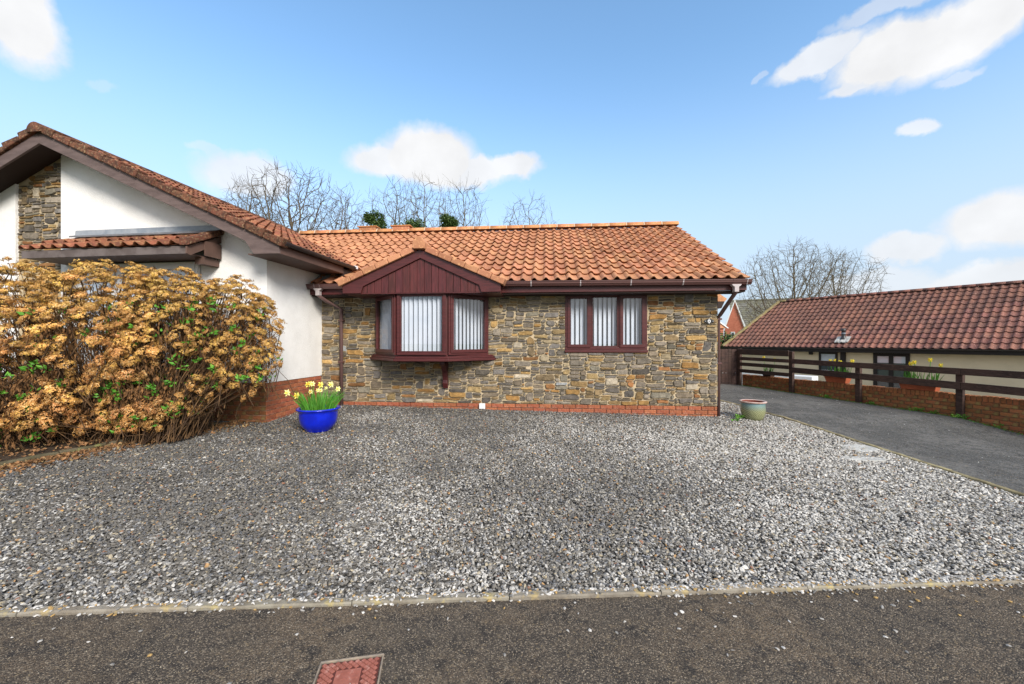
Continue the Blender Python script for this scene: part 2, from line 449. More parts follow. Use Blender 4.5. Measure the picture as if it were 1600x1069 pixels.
def asphalt_mat(name, base, dark, warm, chip, scale=150, tint_side=True):
    m = bpy.data.materials.new(name); m.use_nodes = True
    nt = m.node_tree; N = nt.nodes; L = nt.links; b = N['Principled BSDF']
    b.inputs['Roughness'].default_value = .9; b.inputs['Specular IOR Level'].default_value = .25
    g = N.new('ShaderNodeNewGeometry'); P = g.outputs['Position']
    def noise(scale, det=4, rough=.6):
        n = N.new('ShaderNodeTexNoise'); n.inputs['Scale'].default_value = scale; n.inputs['Detail'].default_value = det
        n.inputs['Roughness'].default_value = rough; L.new(P, n.inputs['Vector']); return n
    def rng(v, a, c, lo=0., hi=1.):
        r = N.new('ShaderNodeMapRange'); r.interpolation_type = 'SMOOTHSTEP'; L.new(v, r.inputs['Value'])
        r.inputs['From Min'].default_value = a; r.inputs['From Max'].default_value = c
        r.inputs['To Min'].default_value = lo; r.inputs['To Max'].default_value = hi; return r.outputs[0]
    def mix(f, a, c, mode='MIX'):
        x = N.new('ShaderNodeMix'); x.data_type = 'RGBA'; x.blend_type = mode
        if isinstance(f, float): x.inputs['Factor'].default_value = f
        else: L.new(f, x.inputs['Factor'])
        for k, v in ((6, a), (7, c)):
            if isinstance(v, tuple): x.inputs[k].default_value = (*v, 1)
            else: L.new(v, x.inputs[k])
        return x.outputs[2]
    big = rng(noise(1.1, 5).outputs[0], .4, .62)
    c = mix(big, base, warm)
    wide = noise(.45, 3)
    c = mix(rng(wide.outputs[0], .48, .62, 0, .35), c, dark)
    c = mix(rng(noise(5.5, 6, .75).outputs[0], .60, .70, 0, .45), c, chip)
    c = mix(rng(noise(9, 4).outputs[0], .45, .68), c, dark)
    vo = N.new('ShaderNodeTexVoronoi'); vo.inputs['Scale'].default_value = scale; L.new(P, vo.inputs['Vector'])
    bw = N.new('ShaderNodeSeparateColor'); L.new(vo.outputs['Color'], bw.inputs[0])
    c = mix(rng(bw.outputs[0], .60, .95), c, chip)
    c = mix(rng(bw.outputs[1], .45, .9, 0, .8), c, dark)
    vo2 = N.new('ShaderNodeTexVoronoi'); vo2.inputs['Scale'].default_value = scale * .7; L.new(P, vo2.inputs['Vector'])
    bw2 = N.new('ShaderNodeSeparateColor'); L.new(vo2.outputs['Color'], bw2.inputs[0])
    c = mix(rng(bw2.outputs[0], .965, .975, 0, .6), c, (.30, .23, .14))
    L.new(c, b.inputs['Base Color'])
    bp = N.new('ShaderNodeBump'); bp.inputs['Strength'].default_value = 1.0; bp.inputs['Distance'].default_value = .012
    h = N.new('ShaderNodeMath'); h.operation = 'ADD'
    inv = N.new('ShaderNodeMath'); inv.operation = 'MULTIPLY'; inv.inputs[1].default_value = -1.0
    L.new(vo.outputs['Distance'], inv.inputs[0])
    L.new(inv.outputs[0], h.inputs[0]); L.new(noise(scale * .5, 3).outputs[0], h.inputs[1])
    L.new(h.outputs[0], bp.inputs['Height']); L.new(bp.outputs[0], b.inputs['Normal'])
    return m
M['road'] = asphalt_mat('road_asphalt', (.122, .100, .078), (.050, .044, .040), (.195, .145, .098), (.33, .27, .20), 175)
M['drive'] = asphalt_mat('driveway_asphalt', (.10, .098, .092), (.058, .057, .055), (.20, .192, .178), (.24, .24, .23), 120)

def gravel_base_mat():
    m = asphalt_mat('gravel_bed', (.09, .085, .08), (.03, .03, .03), (.15, .14, .125), (.34, .33, .31), 55)
    return m
M['gravel_base'] = gravel_base_mat()

def pebble_mat():
    m = bpy.data.materials.new('slate_chipping'); m.use_nodes = True
    N = m.node_tree.nodes; L = m.node_tree.links; b = N['Principled BSDF']
    b.inputs['Roughness'].default_value = .72; b.inputs['Specular IOR Level'].default_value = .35
    a = N.new('ShaderNodeAttribute'); a.attribute_type = 'INSTANCER'; a.attribute_name = 'pcol'
    tc = N.new('ShaderNodeTexCoord')
    n = N.new('ShaderNodeTexNoise'); n.inputs['Scale'].default_value = 2.2; n.inputs['Detail'].default_value = 3
    L.new(tc.outputs['Object'], n.inputs['Vector'])
    r = N.new('ShaderNodeMapRange'); L.new(n.outputs[0], r.inputs['Value'])
    r.inputs['From Min'].default_value = .3; r.inputs['From Max'].default_value = .7
    r.inputs['To Min'].default_value = .75; r.inputs['To Max'].default_value = 1.2
    v = N.new('ShaderNodeVectorMath'); v.operation = 'SCALE'
    L.new(a.outputs['Color'], v.inputs[0]); L.new(r.outputs[0], v.inputs['Scale'])
    L.new(v.outputs[0], b.inputs['Base Color'])
    return m
M['pebble'] = pebble_mat()

# ------------------------------------------------------------------ frames of the buildings
A_MAIN = math.radians(-5.0); O_MAIN = (3.695, 7.16)
A_WING = math.radians(-7.0); O_WING = (-3.923, 6.35)
A_NB = math.radians(-59.0); O_NB = (13.3, 25.0)
def to_local(o, a, X, Y):
    c, s = math.cos(a), math.sin(a); dx, dy = X - o[0], Y - o[1]
    return c * dx + s * dy, -s * dx + c * dy
def to_world(o, a, x, y):
    c, s = math.cos(a), math.sin(a)
    return o[0] + c * x - s * y, o[1] + s * x + c * y

# ------------------------------------------------------------------ ground heights
def kerbY(X): return 2.305 + .05 * X
def g_gravel(X, Y): return (.0427 - .0022 * X) * max(0.0, Y - kerbY(X))
DRX = 4.87
def road_z(X): return -.06 * max(0.0, X - 3.5) if X > 3.5 else 0.0
def fenceX(Y): return 8.43 - .3263 * (Y - 7.46)
def fenceZ(Y):
    if Y > 7.46: return .08 + .0232 * (Y - 7.46)
    if Y > 6.5: return .08 - .20 * (7.46 - Y)
    t = (6.5 - Y) / 3.9
    return -.112 * (1 - t) + road_z(10) * t
def drive_z(X, Y):
    z0 = g_gravel(DRX, Y) - .01
    if Y < 3.6:
        k = max(0, (3.6 - Y)); z0 = z0 * (1 - k) + road_z(DRX) * k if k < 1 else road_z(DRX)
    xf = fenceX(Y)
    u = min(1, max(0, (X - DRX) / (xf - DRX)))
    return z0 * (1 - u) + fenceZ(Y) * u

def grid_sheet(name, material, fx, nu, nv, parent=None):
    b = MB(); b.smooth = True
    for j in range(nv + 1):
        for i in range(nu + 1):
            b.vert(fx(i / nu, j / nv))
    for j in range(nv):
        for i in range(nu):
            a = j * (nu + 1) + i
            b.face((a, a + 1, a + nu + 2, a + nu + 1))
    return b.build(name, material, parent)

# far ground
b = MB(); b.poly([(-500, -500, -1.15), (500, -500, -1.15), (500, 700, -1.15), (-500, 700, -1.15)])
struct(b.build('ground', M['grass']))
# grassed plot behind the houses, with sides down to the far ground
b = MB(); b.box(-45, 6.0, 9.2, 34, -1.14, .10); struct(b.build('back_garden', M['grass']))
# road
def road_fn(u, v):
    X = -25 + 60 * u
    Yt = kerbY(X) - .004 if X < DRX else kerbY(DRX) + .06
    Y = -7 + (Yt + 7) * v
    return (X, Y, road_z(X))
struct(grid_sheet('road', M['road'], road_fn, 120, 12))
b = MB(); b.box(-45, 45, -60, -7.02, -1.14, .02); struct(b.build('verge', M['grass']))

# gravel forecourt
def gravel_fn(u, v):
    X = -9 + (DRX - .03 + 9) * u
    y0 = kerbY(X) + .052
    y1 = 9.1
    Y = y0 + (y1 - y0) * v
    return (X, Y, g_gravel(X, Y) - .012)
struct(grid_sheet('gravel_bed', M['gravel_base'], gravel_fn, 50, 40))

# driveway
def drive_fn(u, v):
    Y = kerbY(DRX) + .055 + (13.4 - kerbY(DRX) - .055) * v
    X0 = DRX + .035 if Y < 7.8 else DRX + .035 - min(1.2, (Y - 7.8) * .30 if Y < 9.0 else .36 + (Y - 9.0) * 1.1)
    X1 = fenceX(Y) - .03
    X = X0 + (X1 - X0) * u
    return (X, Y, drive_z(max(X, DRX), Y) + .004)
struct(grid_sheet('driveway', M['drive'], drive_fn, 14, 90))
# right beyond the fence: neighbour's plot
b = MB(); b.poly([(6, 14, -1.1), (40, -6, -1.1), (60, 20, -1.1), (20, 45, -1.1)]); struct(b.build('lower_yard', M['kerb']))

# kerb edging along the road
kerb = struct(obj('kerb', None))
edm = []
for L_ in (.9,):
    for k in range(3):
        b = MB()
        rr = random.Random(k)
        n = 9
        for i in range(n):
            x0, x1 = L_ * i / n, L_ * (i + 1) / n
        top = [(L_ * i / n, .004 * rr.uniform(-1, 1)) for i in range(n + 1)]
        prof = lambda x, j: [(x, 0, -.08), (x, 0, .012 + top[j][1]), (x, .007, .02 + top[j][1]), (x, .045, .02 + top[j][1]), (x, .05, .012), (x, .05, -.08)]
        rings = [[b.vert(p) for p in prof(L_ * i / n * .994, i)] for i in range(n + 1)]
        for i in range(n):
            for q in range(5):
                b.face((rings[i][q], rings[i + 1][q], rings[i + 1][q + 1], rings[i][q + 1]))
        b.face(rings[0]); b.face(list(reversed(rings[-1])))
        edm.append(b.mesh('edging_stone', M['kerb']))
x = -9.0; k = 0
while x < DRX - .2:
    L_ = .9
    y = kerbY(x)
    o = obj('edging_stone', edm[k % 3], kerb, (x, y, road_z(x) + RND.uniform(-.003, .003)), (0, 0, math.atan(.05) + RND.uniform(-.006, .006)))
    x += .9 * math.cos(math.atan(.05)); k += 1
# edging along the drive
dedge = struct(obj('driveway_edging', None))
em = edm[0].copy(); em.materials[0] = M['kerb_mossy']
for v in em.vertices: v.co.y *= 1.35
y = kerbY(DRX) + .06
while y < 8.6:
    xx = DRX - (0 if y < 7.7 else (y - 7.7) * .28)
    z = g_gravel(DRX, y); z2 = g_gravel(DRX, y + .9)
    obj('edging_stone', em, dedge, (xx + .03, y, z - .002), (0, -math.atan((z2 - z) / .9), math.radians(90) + (0 if y < 7.0 else math.radians(12)) + RND.uniform(-.01, .01)))
    y += .902

# ------------------------------------------------------------------ interlocking clay tiles
TW, TG = .205, .345
def tile_profile(t):
    if t < .5: return .043 * math.sin(math.pi * t / .5)
    return -.012 * math.sin(math.pi * (t - .5) / .5)
def tile_geo(b, mtx=None, w=TW, g=TG, segs=10, rr=None):
    """one tile; x across, y up the slope, z out of the roof"""
    front = .038; over = .05
    jz = rr.uniform(-.003, .003) if rr else 0
    jy = rr.uniform(-.006, .006) if rr else 0
    P = (lambda x, y, z: mtx @ Vector((x, y, z))) if mtx is not None else (lambda x, y, z: Vector((x, y, z)))
    f, m_, bk, fb, fl = [], [], [], [], []
    for i in range(segs + 1):
        t = i / segs; x = w * t * 1.0 + (.004 if i == segs else 0); z = tile_profile(t)
        f.append(b.vert(P(x, -.0 + jy, z + front + jz)))
        bk.append(b.vert(P(x, g + over, z + .006 - .008)))
        fl.append(b.vert(P(x, jy, z + front + jz)))
        fb.append(b.vert(P(x, jy + .004, z + front - .018 + jz)))
    for i in range(segs):
        b.face((f[i], f[i + 1], bk[i + 1], bk[i]))
        b.face((fb[i], fb[i + 1], fl[i + 1], fl[i]))
    # underside strip near the lower edge and right side
    ub = [b.vert(P(w * i / segs, g * .5, tile_profile(i / segs) + .0)) for i in range(segs + 1)]
    for i in range(segs):
        b.face((fb[i + 1], fb[i], ub[i], ub[i + 1]))
def tile_field(roof, origin, ax, as_, ncol, nrow, material, keep, near_pt, limit=300, offs=0.0, tw=TW, tg=TG, dens=1.0):
    """ax, as_ unit vectors along the eave and up the slope (parent's local space)"""
    an = ax.cross(as_)
    R = Matrix((ax, as_, an)).transposed().to_4x4()
    meshes = []
    for k in range(6):
        b = MB(); b.smooth = True; tile_geo(b, None, tw, tg, 10, random.Random(k)); meshes.append(b.mesh('tile', material))
    cells = []
    for j in range(nrow):
        for i in range(ncol):
            p = origin + ax * (i * tw + offs) + as_ * (j * tg)
            c = p + ax * (tw / 2) + as_ * (tg / 2)
            if keep(c): cells.append(((c - near_pt).length, p))
    cells.sort(key=lambda q: q[0])
    rr = random.Random(3)
    rest = MB(); rest.smooth = True
    for n_, (d, p) in enumerate(cells):
        T = Matrix.Translation(p + as_ * rr.gauss(0, .0035) + an * rr.gauss(0, .0018)) @ R @ Matrix.Rotation(rr.gauss(0, .010), 4, 'Z') @ Matrix.Rotation(rr.gauss(0, .008), 4, 'X')
        if n_ < limit:
            obj('tile', meshes[rr.randrange(6)], roof, matrix=T)
        else:
            v = rr.uniform(.80, 1.18); rest.col = (v, v * rr.uniform(.93, 1.04), v, 1)
            tile_geo(rest, T, tw, tg, 8, rr)
    if rest.f:
        o = stuff(rest.build('tiles', material, roof))
    return len(cells)

def half_round(b, p0, p1, r, z0, seg=8, ang=180, thick=.015, endcap=True):
    """ridge tile: half-round shell along p0 to p1 (horizontal or sloping)"""
    d = (p1 - p0).normalized(); side = d.cross(Vector((0, 0, 1))).normalized(); up = side.cross(d)
    rings = []
    for p, rr_ in ((p0, r), (p1, r)):
        ring = []
        for i in range(seg + 1):
            t = math.radians(90 - ang / 2 + ang * i / seg)
            ring.append(b.vert(p + side * math.cos(t) * rr_ + up * (math.sin(t) * rr_ + z0)))
        rings.append(ring)
    for i in range(seg): b.face((rings[0][i], rings[0][i + 1], rings[1][i + 1], rings[1][i]))
    if endcap:
        b.face(list(reversed(rings[0]))); b.face(rings[1])

# ------------------------------------------------------------------ rubble stone facing
GREYS = [(.185, .155, .12), (.155, .135, .11), (.22, .185, .145), (.14, .125, .11), (.20, .16, .115), (.25, .215, .17), (.12, .105, .09), (.17, .155, .14), (.19, .17, .13)]
BROWNS = [(.24, .17, .09), (.28, .20, .10), (.21, .155, .09), (.30, .24, .15)]
OCHRES = [(.33, .195, .07), (.29, .16, .055), (.39, .25, .10), (.25, .125, .05), (.28, .20, .095), (.29, .135, .055), (.25, .165, .075)]
PALE = [(.42, .36, .27), (.33, .34, .34), (.40, .33, .22)]
def stone_facing(wall, x0, x1, z0, z1, y, blocked, seed, limit, cell=.024, clip=None, view=None):
    rr = random.Random(seed)
    nx = int(round((x1 - x0) / cell)); nz = int(round((z1 - z0) / cell))
    occ = np.zeros((nx, nz), bool)
    for i in range(nx):
        for j in range(nz):
            if blocked(x0 + (i + .5) * cell, z0 + (j + .5) * cell): occ[i, j] = True
    rects = []
    def fits(i, j, w, h):
        return i >= 0 and j >= 0 and i + w <= nx and j + h <= nz and not occ[i:i + w, j:j + h].any()
    def put(i, j, w, h):
        occ[i:i + w, j:j + h] = True; rects.append((i, j, w, h))
    for _ in range(int(nx * nz / 42)):
        w = rr.randint(7, 15); h = rr.randint(3, 5)
        if rr.random() < .22: w = rr.randint(5, 7); h = rr.randint(5, 7)
        i = rr.randint(0, max(0, nx - w)); j = rr.randint(0, max(0, nz - h))
        if fits(i, j, w, h): put(i, j, w, h)
    for j in range(nz):
        for i in range(nx):
            if occ[i, j]: continue
            maxw = 1
            while i + maxw < nx and not occ[i + maxw, j] and maxw < 16: maxw += 1
            h = rr.choice((2, 2, 2, 2, 3, 3, 3, 4, 1)); w = min(maxw, rr.randint(5, 14))
            if maxw - w < 3: w = maxw if maxw < 14 else w
            while h > 1 and not fits(i, j, w, h): h -= 1
            if fits(i, j, w, h): put(i, j, w, h)
            else: put(i, j, 1, 1)
    # merge slivers away: ignore the tiniest (they become mortar)
    rects = [r for r in rects if r[2] * r[3] >= 4 or (r[2] >= 4)]
    rects.sort(key=lambda r: -r[2] * r[3] * (1.0))
    def jit(x, z):
        v = mnoise.noise_vector(Vector((x * 3.7 + seed, z * 6.1, seed * .37)))
        v2 = mnoise.noise_vector(Vector((x * 11 + seed, z * 15.1, seed * 1.37)))
        return v.x * .028 + v2.x * .011, v.z * .030 + v2.z * .010
    rest = MB(); n_ = 0
    for (i, j, w, h) in rects:
        ax, bx = x0 + i * cell, x0 + (i + w) * cell
        az, bz = z0 + j * cell, z0 + (j + h) * cell
        if clip and not clip((ax + bx) / 2, bz): continue
        W, H = bx - ax, bz - az
        gp = .0078
        # outline: walk round the rectangle, cut the corners a little
        pts = []
        nxs = max(2, int(W / .045)); nzs = max(1, int(H / .04))
        cut = min(W, H) * rr.uniform(.10, .36)
        cut = min(cut, .020)
        cs = [cut * rr.uniform(.1, 1.6) * (3.0 if rr.random() < .14 else 1) for _ in range(4)]
        def edge(p, q, n):
            return [(p[0] + (q[0] - p[0]) * t / n, p[1] + (q[1] - p[1]) * t / n) for t in range(n + 1)]
        c0 = min(cs[0], W * .4, H * .45); c1 = min(cs[1], W * .4, H * .45); c2 = min(cs[2], W * .4, H * .45); c3 = min(cs[3], W * .4, H * .45)
        pts += edge((ax + c0, az), (bx - c1, az), nxs)
        pts += edge((bx, az + c1 * .8), (bx, bz - c2 * .8), nzs)
        pts += edge((bx - c2, bz), (ax + c3, bz), nxs)
        pts += edge((ax, bz - c3 * .8), (ax, az + c0 * .8), nzs)
        cx, cz = (ax + bx) / 2, (az + bz) / 2
        out = []
        for (px, pz) in pts:
            jx, jz = jit(px, pz)
            qx, qz = px + jx, pz + jz
            # inset for the joint
            dx, dz = qx - cx, qz - cz
            k = max(.2, 1 - gp / max(W / 2, .02)); kz = max(.35, 1 - gp / max(H / 2, .012))
            out.append((cx + dx * k + rr.uniform(-.0015, .0015), cz + dz * kz + rr.uniform(-.0015, .0015)))
        depth = rr.uniform(.012, .032)
        u = rr.random()
        if w * h > 18 and u < .21: base = rr.choice(OCHRES)
        elif u < .12: base = rr.choice(OCHRES)
        elif u < .32: base = rr.choice(BROWNS)
        elif u < .34: base = rr.choice(PALE)
        else: base = rr.choice(GREYS)
        v = rr.uniform(.70, 1.28)
        b = rest if n_ >= limit else MB()
        base = tuple(min(1, q * v * .93) for q in base)
        n = len(out); i0 = len(b.v)
        tiltx = rr.uniform(-.05, .05); tiltz = rr.uniform(-.10, .05)
        for (qx, qz) in out: b.v.append((qx, y + .004, qz))
        for (qx, qz) in out:
            b.v.append((cx + (qx - cx) * .985, y - depth * .75, cz + (qz - cz) * .97))
        for (qx, qz) in out:
            rx, rz = cx + (qx - cx) * .90, cz + (qz - cz) * .86
            b.v.append((rx, y - depth - (rx - cx) * tiltx - (rz - cz) * tiltz + rr.uniform(-.0022, .0022), rz))
        ci = len(b.v); b.v.append((cx + W * rr.uniform(-.1, .1), y - depth - rr.uniform(-.002, .003), cz))
        for q in range(n):
            q2 = (q + 1) % n
            v_ = rr.uniform(.90, 1.08)
            b.col = (*[c_ * .92 for c_ in base], 1)
            b.face((i0 + q, i0 + q2, i0 + n + q2, i0 + n + q))
            b.face((i0 + n + q, i0 + n + q2, i0 + 2 * n + q2, i0 + 2 * n + q))
            b.col = (*[c_ * v_ for c_ in base], 1)
            b.face((i0 + 2 * n + q, i0 + 2 * n + q2, ci))
        if n_ < limit: b.build('stone', M['stone'], wall)
        n_ += 1
    if rest.f: stuff(rest.build('small_stones', M['stone'], wall))
    return n_

# ------------------------------------------------------------------ bricks
def brick_mesh(L_, H_, D_, material, seed):
    rr = random.Random(seed); b = MB(); e = .004
    j = lambda: rr.uniform(-.0025, .0025)
    outer = [(0 + j(), 0 + j()), (L_ + j(), 0 + j()), (L_ + j(), H_ + j()), (0 + j(), H_ + j())]
    inner = [(e, e), (L_ - e, e), (L_ - e, H_ - e), (e, H_ - e)]
    i = len(b.v)
    b.v += [(x, 0, z) for x, z in outer] + [(x, -D_ + e, z) for x, z in outer] + [(x, -D_ + j() * .4, z) for x, z in inner]
    for q in range(4):
        q2 = (q + 1) % 4
        b.face((i + q, i + q2, i + 4 + q2, i + 4 + q)); b.face((i + 4 + q, i + 4 + q2, i + 8 + q2, i + 8 + q))
    b.face((i + 8, i + 9, i + 10, i + 11))
    return b.mesh('brick', material)
BR = {}
def get_brick(kind, L_, H_, D_):
    key = (kind, round(L_, 3), round(H_, 3), round(D_, 3))
    if key not in BR: BR[key] = [brick_mesh(L_, H_, D_, M[kind], k) for k in range(4)]
    return random.choice(BR[key])
def brick_run(parent, origin, dirv, length, z0, rows, kind='brick', D_=.018, keep=None, start=0.0):
    """courses of stretchers; dirv: unit 2D direction; the face points to the right-hand side (-y of the run)"""
    ang = math.atan2(dirv[1], dirv[0])
    n = 0
    for r in range(rows):
        off = 0 if r % 2 else -.1125
        s_ = off + start
        while s_ < length - .02:
            a = max(s_, 0); e = min(s_ + .215, length)
            L_ = e - a
            if L_ > .04:
                if abs(L_ - .215) < .002: L_ = .215
                elif abs(L_ - .1025) < .01: L_ = .1025
                z = z0 + r * .075
                if keep is None or keep(a + L_ / 2, z + .03):
                    obj('brick', get_brick(kind, L_, .065, D_), parent,
                        (origin[0] + dirv[0] * a, origin[1] + dirv[1] * a, z + RND.uniform(-.0015, .0015)), (0, 0, ang)); n += 1
            s_ += .225
    return n

# ------------------------------------------------------------------ STONE BUNGALOW
house = thing('stone_bungalow', 'bungalow wing faced in multicoloured rubble stone under an orange clay tiled roof', 'house',
              (O_MAIN[0], O_MAIN[1], 0), A_MAIN)
XL = -7.465
WIN = (-2.715, -1.227, 1.307, 2.40)
BAYX = (-6.305, -4.197)
def main_blocked(x, z):
    if WIN[0] - .005 < x < WIN[1] + .005 and z > WIN[2] - .005: return True
    if BAYX[0] - .01 < x < BAYX[1] + .01 and z > 1.17: return True
    return False
b = MB()
# mortar face with openings, plus side and rear walls
for (xa, xb, za, zb) in ((XL, BAYX[0], .34, 2.40), (BAYX[0], BAYX[1], .34, 1.20), (BAYX[1], WIN[0], .34, 2.40),
                         (WIN[0], WIN[1], .34, WIN[2]), (WIN[1], -.002, .34, 2.40)):
    b.poly([(xa, 0, za), (xb, 0, za), (xb, 0, zb), (xa, 0, zb)])
b.poly([(0, 0, -.1), (0, 6.5, -.1), (0, 6.5, 2.4), (0, 3.24, 4.2), (0, 0, 2.4)])
b.poly([(0, 6.5, -.1), (XL, 6.5, -.1), (XL, 6.5, 2.4), (0, 6.5, 2.4)])
# reveals
for (xa, xb, za) in ((WIN[0], WIN[1], WIN[2]),):
    b.poly([(xa, 0, za), (xa, .22, za), (xa, .22, 2.4), (xa, 0, 2.4)])
    b.poly([(xb, .22, za), (xb, 0, za), (xb, 0, 2.4), (xb, .22, 2.4)])
    b.poly([(xa, 0, za), (xb, 0, za), (xb, .22, za), (xa, .22, za)])
wall = b.build('wall', M['mortar'], house)
print('stones', stone_facing(wall, XL + .005, -.0, .345, 2.385, 0.0, main_blocked, 4, 300))
# side return quoins: stones on the gable side, seen edge on
b = MB(); rr = random.Random(8)
z = .345
while z < 2.35:
    h = rr.choice((.06, .08, .1, .12)); yy = 0
    while yy < 6.3:
        w = rr.uniform(.12, .3); c = rr.choice(GREYS + BROWNS + OCHRES[:2]); b.col = (*c, 1)
        b.box(-.004, .02, yy + .005, yy + w - .005, z + .004, z + h - .004); yy += w
    z += h
stuff(b.build('side_stones', M['stone'], wall))
# brick plinth
b = MB(); b.box(XL, -.004, .012, .05, -.12, .338); b.box(-.05, -.006, .05, 6.5, -.12, .338)
plinth = b.build('brick_plinth', M['brick_mortar'], house)
brick_run(plinth, (XL, .012), (1, 0), -XL, .335 - .075 * 4 + .008, 4, 'brick', .022,
          keep=lambda a, z: z > .13)
brick_run(plinth, (-.006, .0), (0, 1), 2.2, .335 - .075 * 4 + .008, 4, 'brick', .012, keep=lambda a, z: z > .05)

# window on the right
def window_unit(parent, mtx, W, H, panes, depth=.07, name='window', curtain=False, blinds=True, slat=.075, gap=.25, seed=0, sill=True):
    """panes: list of (x0,x1,is_opening) in 0..W; mtx places the unit; outward is -y"""
    rr = random.Random(seed)
    b = MB(); fw = .05
    def bar(x0, x1, z0, z1, y0, y1): b.box(x0, x1, y0, y1, z0, z1)
    bar(0, W, 0, fw, -depth, 0); bar(0, W, H - fw, H, -depth, 0)
    bar(0, fw, fw, H - fw, -depth, 0); bar(W - fw, W, fw, H - fw, -depth, 0)
    for k in range(len(panes) - 1):
        xm = panes[k][1]
        bar(xm - .02, xm + .02, fw, H - fw, -depth + .002, 0)
    f = b.build(name, M['mahogany'], parent); f.matrix_local = mtx; bevel(f, .006)
    for k, (xa, xb, op) in enumerate(panes):
        a = xa + (fw if k == 0 else .02); c = xb - (fw if k == len(panes) - 1 else .02)
        z0, z1 = fw, H - fw
        s = .048 if op else .022
        b = MB(); yo = -depth - .018 if op else -depth + .012
        b.box(a - .012 * op, c + .012 * op, yo, yo + .05, z0 - .012 * op, z0 + s); b.box(a - .012 * op, c + .012 * op, yo, yo + .05, z1 - s, z1 + .012 * op)
        b.box(a - .012 * op, a + s, yo, yo + .05, z0 + s, z1 - s); b.box(c - s, c + .012 * op, yo, yo + .05, z0 + s, z1 - s)
        bevel(b.build('sash', M['mahogany'], f), .006)
        b = MB(); yg = yo + .03
        b.poly([(a + s, yg, z0 + s), (c - s, yg, z0 + s), (c - s, yg, z1 - s), (a + s, yg, z1 - s)])
        b.build('pane', M['glass'], f)
    if blinds:
        b = MB(); x = .03
        while x < W - .03:
            t = rr.uniform(-.06, .06) + gap
            dx = slat * math.cos(t) * .82; dy = slat * math.sin(t)
            b.poly([(x, .012, fw), (x + dx, .012 + dy, fw), (x + dx, .012 + dy, H - fw), (x, .012, H - fw)])
            x += slat
        b.build('vertical_blind', M['blind'], f)
    if curtain:
        for k, (xa, xb, op) in enumerate(panes):
            b = MB(); n = 24
            for i in range(n):
                t0, t1 = i / n, (i + 1) / n
                X0, X1 = xa + (xb - xa) * t0, xa + (xb - xa) * t1
                zt = lambda t: H - fw - .20 + .05 * math.sin(math.pi * t)
                yy = lambda t: .075 + .006 * math.sin(t * 40)
                b.poly([(X0, yy(t0), fw), (X1, yy(t1), fw), (X1, yy(t1), zt(t1)), (X0, yy(t0), zt(t0))])
            b.build('net_curtain', M['curtain'], f)
    b = MB(); b.poly([(0, .3, 0), (W, .3, 0), (W, .3, H), (0, .3, H)])
    b.poly([(0, 0, 0), (0, .3, 0), (0, .3, H), (0, 0, H)]); b.poly([(W, .3, 0), (W, 0, 0), (W, 0, H), (W, .3, H)])
    b.build('room_lining', M['dark_room'], f)
    return f
Ww = WIN[1] - WIN[0]; Hw = WIN[3] - WIN[2] - .05
f = window_unit(house, Matrix.Translation((WIN[0], .05, WIN[2] + .05)), Ww, Hw,
            [(0, Ww * .315, 1), (Ww * .315, Ww * .665, 0), (Ww * .665, Ww, 1)], gap=.5, slat=.085, curtain=False, seed=2)
b = MB(); b.box(-.01, Ww + .01, -.10, .0, -.05, .0); bevel(b.build('sill', M['mahogany'], f), .006)

# bay window
bay = obj('bay_window', None, house)
Z0, Z1 = 1.268, 2.375
PL, PR = (-5.690, -.6), (-4.810, -.6)
QL, QR = (-6.305, 0), (-4.197, 0)
def seg_mtx(p, q, z):
    dx, dy = q[0] - p[0], q[1] - p[1]; a = math.atan2(dy, dx)
    return Matrix.Translation((p[0], p[1], z)) @ Matrix.Rotation(a, 4, 'Z'), math.hypot(dx, dy)
mtx, W = seg_mtx(QL, PL, Z0); window_unit(bay, mtx, W, Z1 - Z0, [(0, W, 1)], gap=.35, slat=.08, seed=3, name='window_light')
mtx, W = seg_mtx(PL, PR, Z0); window_unit(bay, mtx, W, Z1 - Z0, [(0, W, 0)], gap=.62, slat=.085, seed=4, name='window_light')
mtx, W = seg_mtx(PR, QR, Z0); window_unit(bay, mtx, W, Z1 - Z0, [(0, W, 1)], gap=.25, slat=.08, seed=5, name='window_light')
for p in (PL, PR):
    b = MB(); b.tube([(p[0], p[1] + .035, Z0), (p[0], p[1] + .035, Z1)], .055, 10); b.build('corner_post', M['mahogany'], bay)
def offset_poly(o, extra=.0):
    return [(QL[0] - extra - .1, -.0), (PL[0] - o * .6, PL[1] - o), (PR[0] + o * .6, PR[1] - o), (QR[0] + extra + .1, -.0)]
for (o_, za, zb) in ((.09, 1.16, 1.21), (.06, 1.21, 1.245), (.03, 1.245, 1.268)):
    b = MB(); b.prism(offset_poly(o_, o_), 'z', za, zb); bevel(b.build('sill', M['mahogany'], bay), .006)
# underside board
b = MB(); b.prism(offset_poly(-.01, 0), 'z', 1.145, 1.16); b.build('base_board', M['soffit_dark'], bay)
# bracket under the bay
b = MB(); b.prism([(0, .62), (0, 1.145), (-.30, 1.145), (-.30, 1.08), (-.20, 1.03), (-.12, .92), (-.09, .78), (-.10, .72), (-.05, .62)][::-1], 'x', -5.02, -4.93)
bevel(b.build('bracket', M['mahogany'], bay), .006)

# gable over the bay
gab = obj('bay_gable', None, house)
GX, GY = -5.240, -.75
GHW = 1.40
gz = lambda x: 3.10 - (3.10 - 2.492) / GHW * abs(x - GX)
b = MB()
outl = [(GX - GHW, 2.355), (GX - GHW + .33, 2.355), (GX - GHW + .37, 2.47), (GX, 2.955), (GX + GHW - .37, 2.47), (GX + GHW - .33, 2.355),
        (GX + GHW, 2.355), (GX + GHW, 2.492), (GX, 3.10), (GX - GHW, 2.492)]
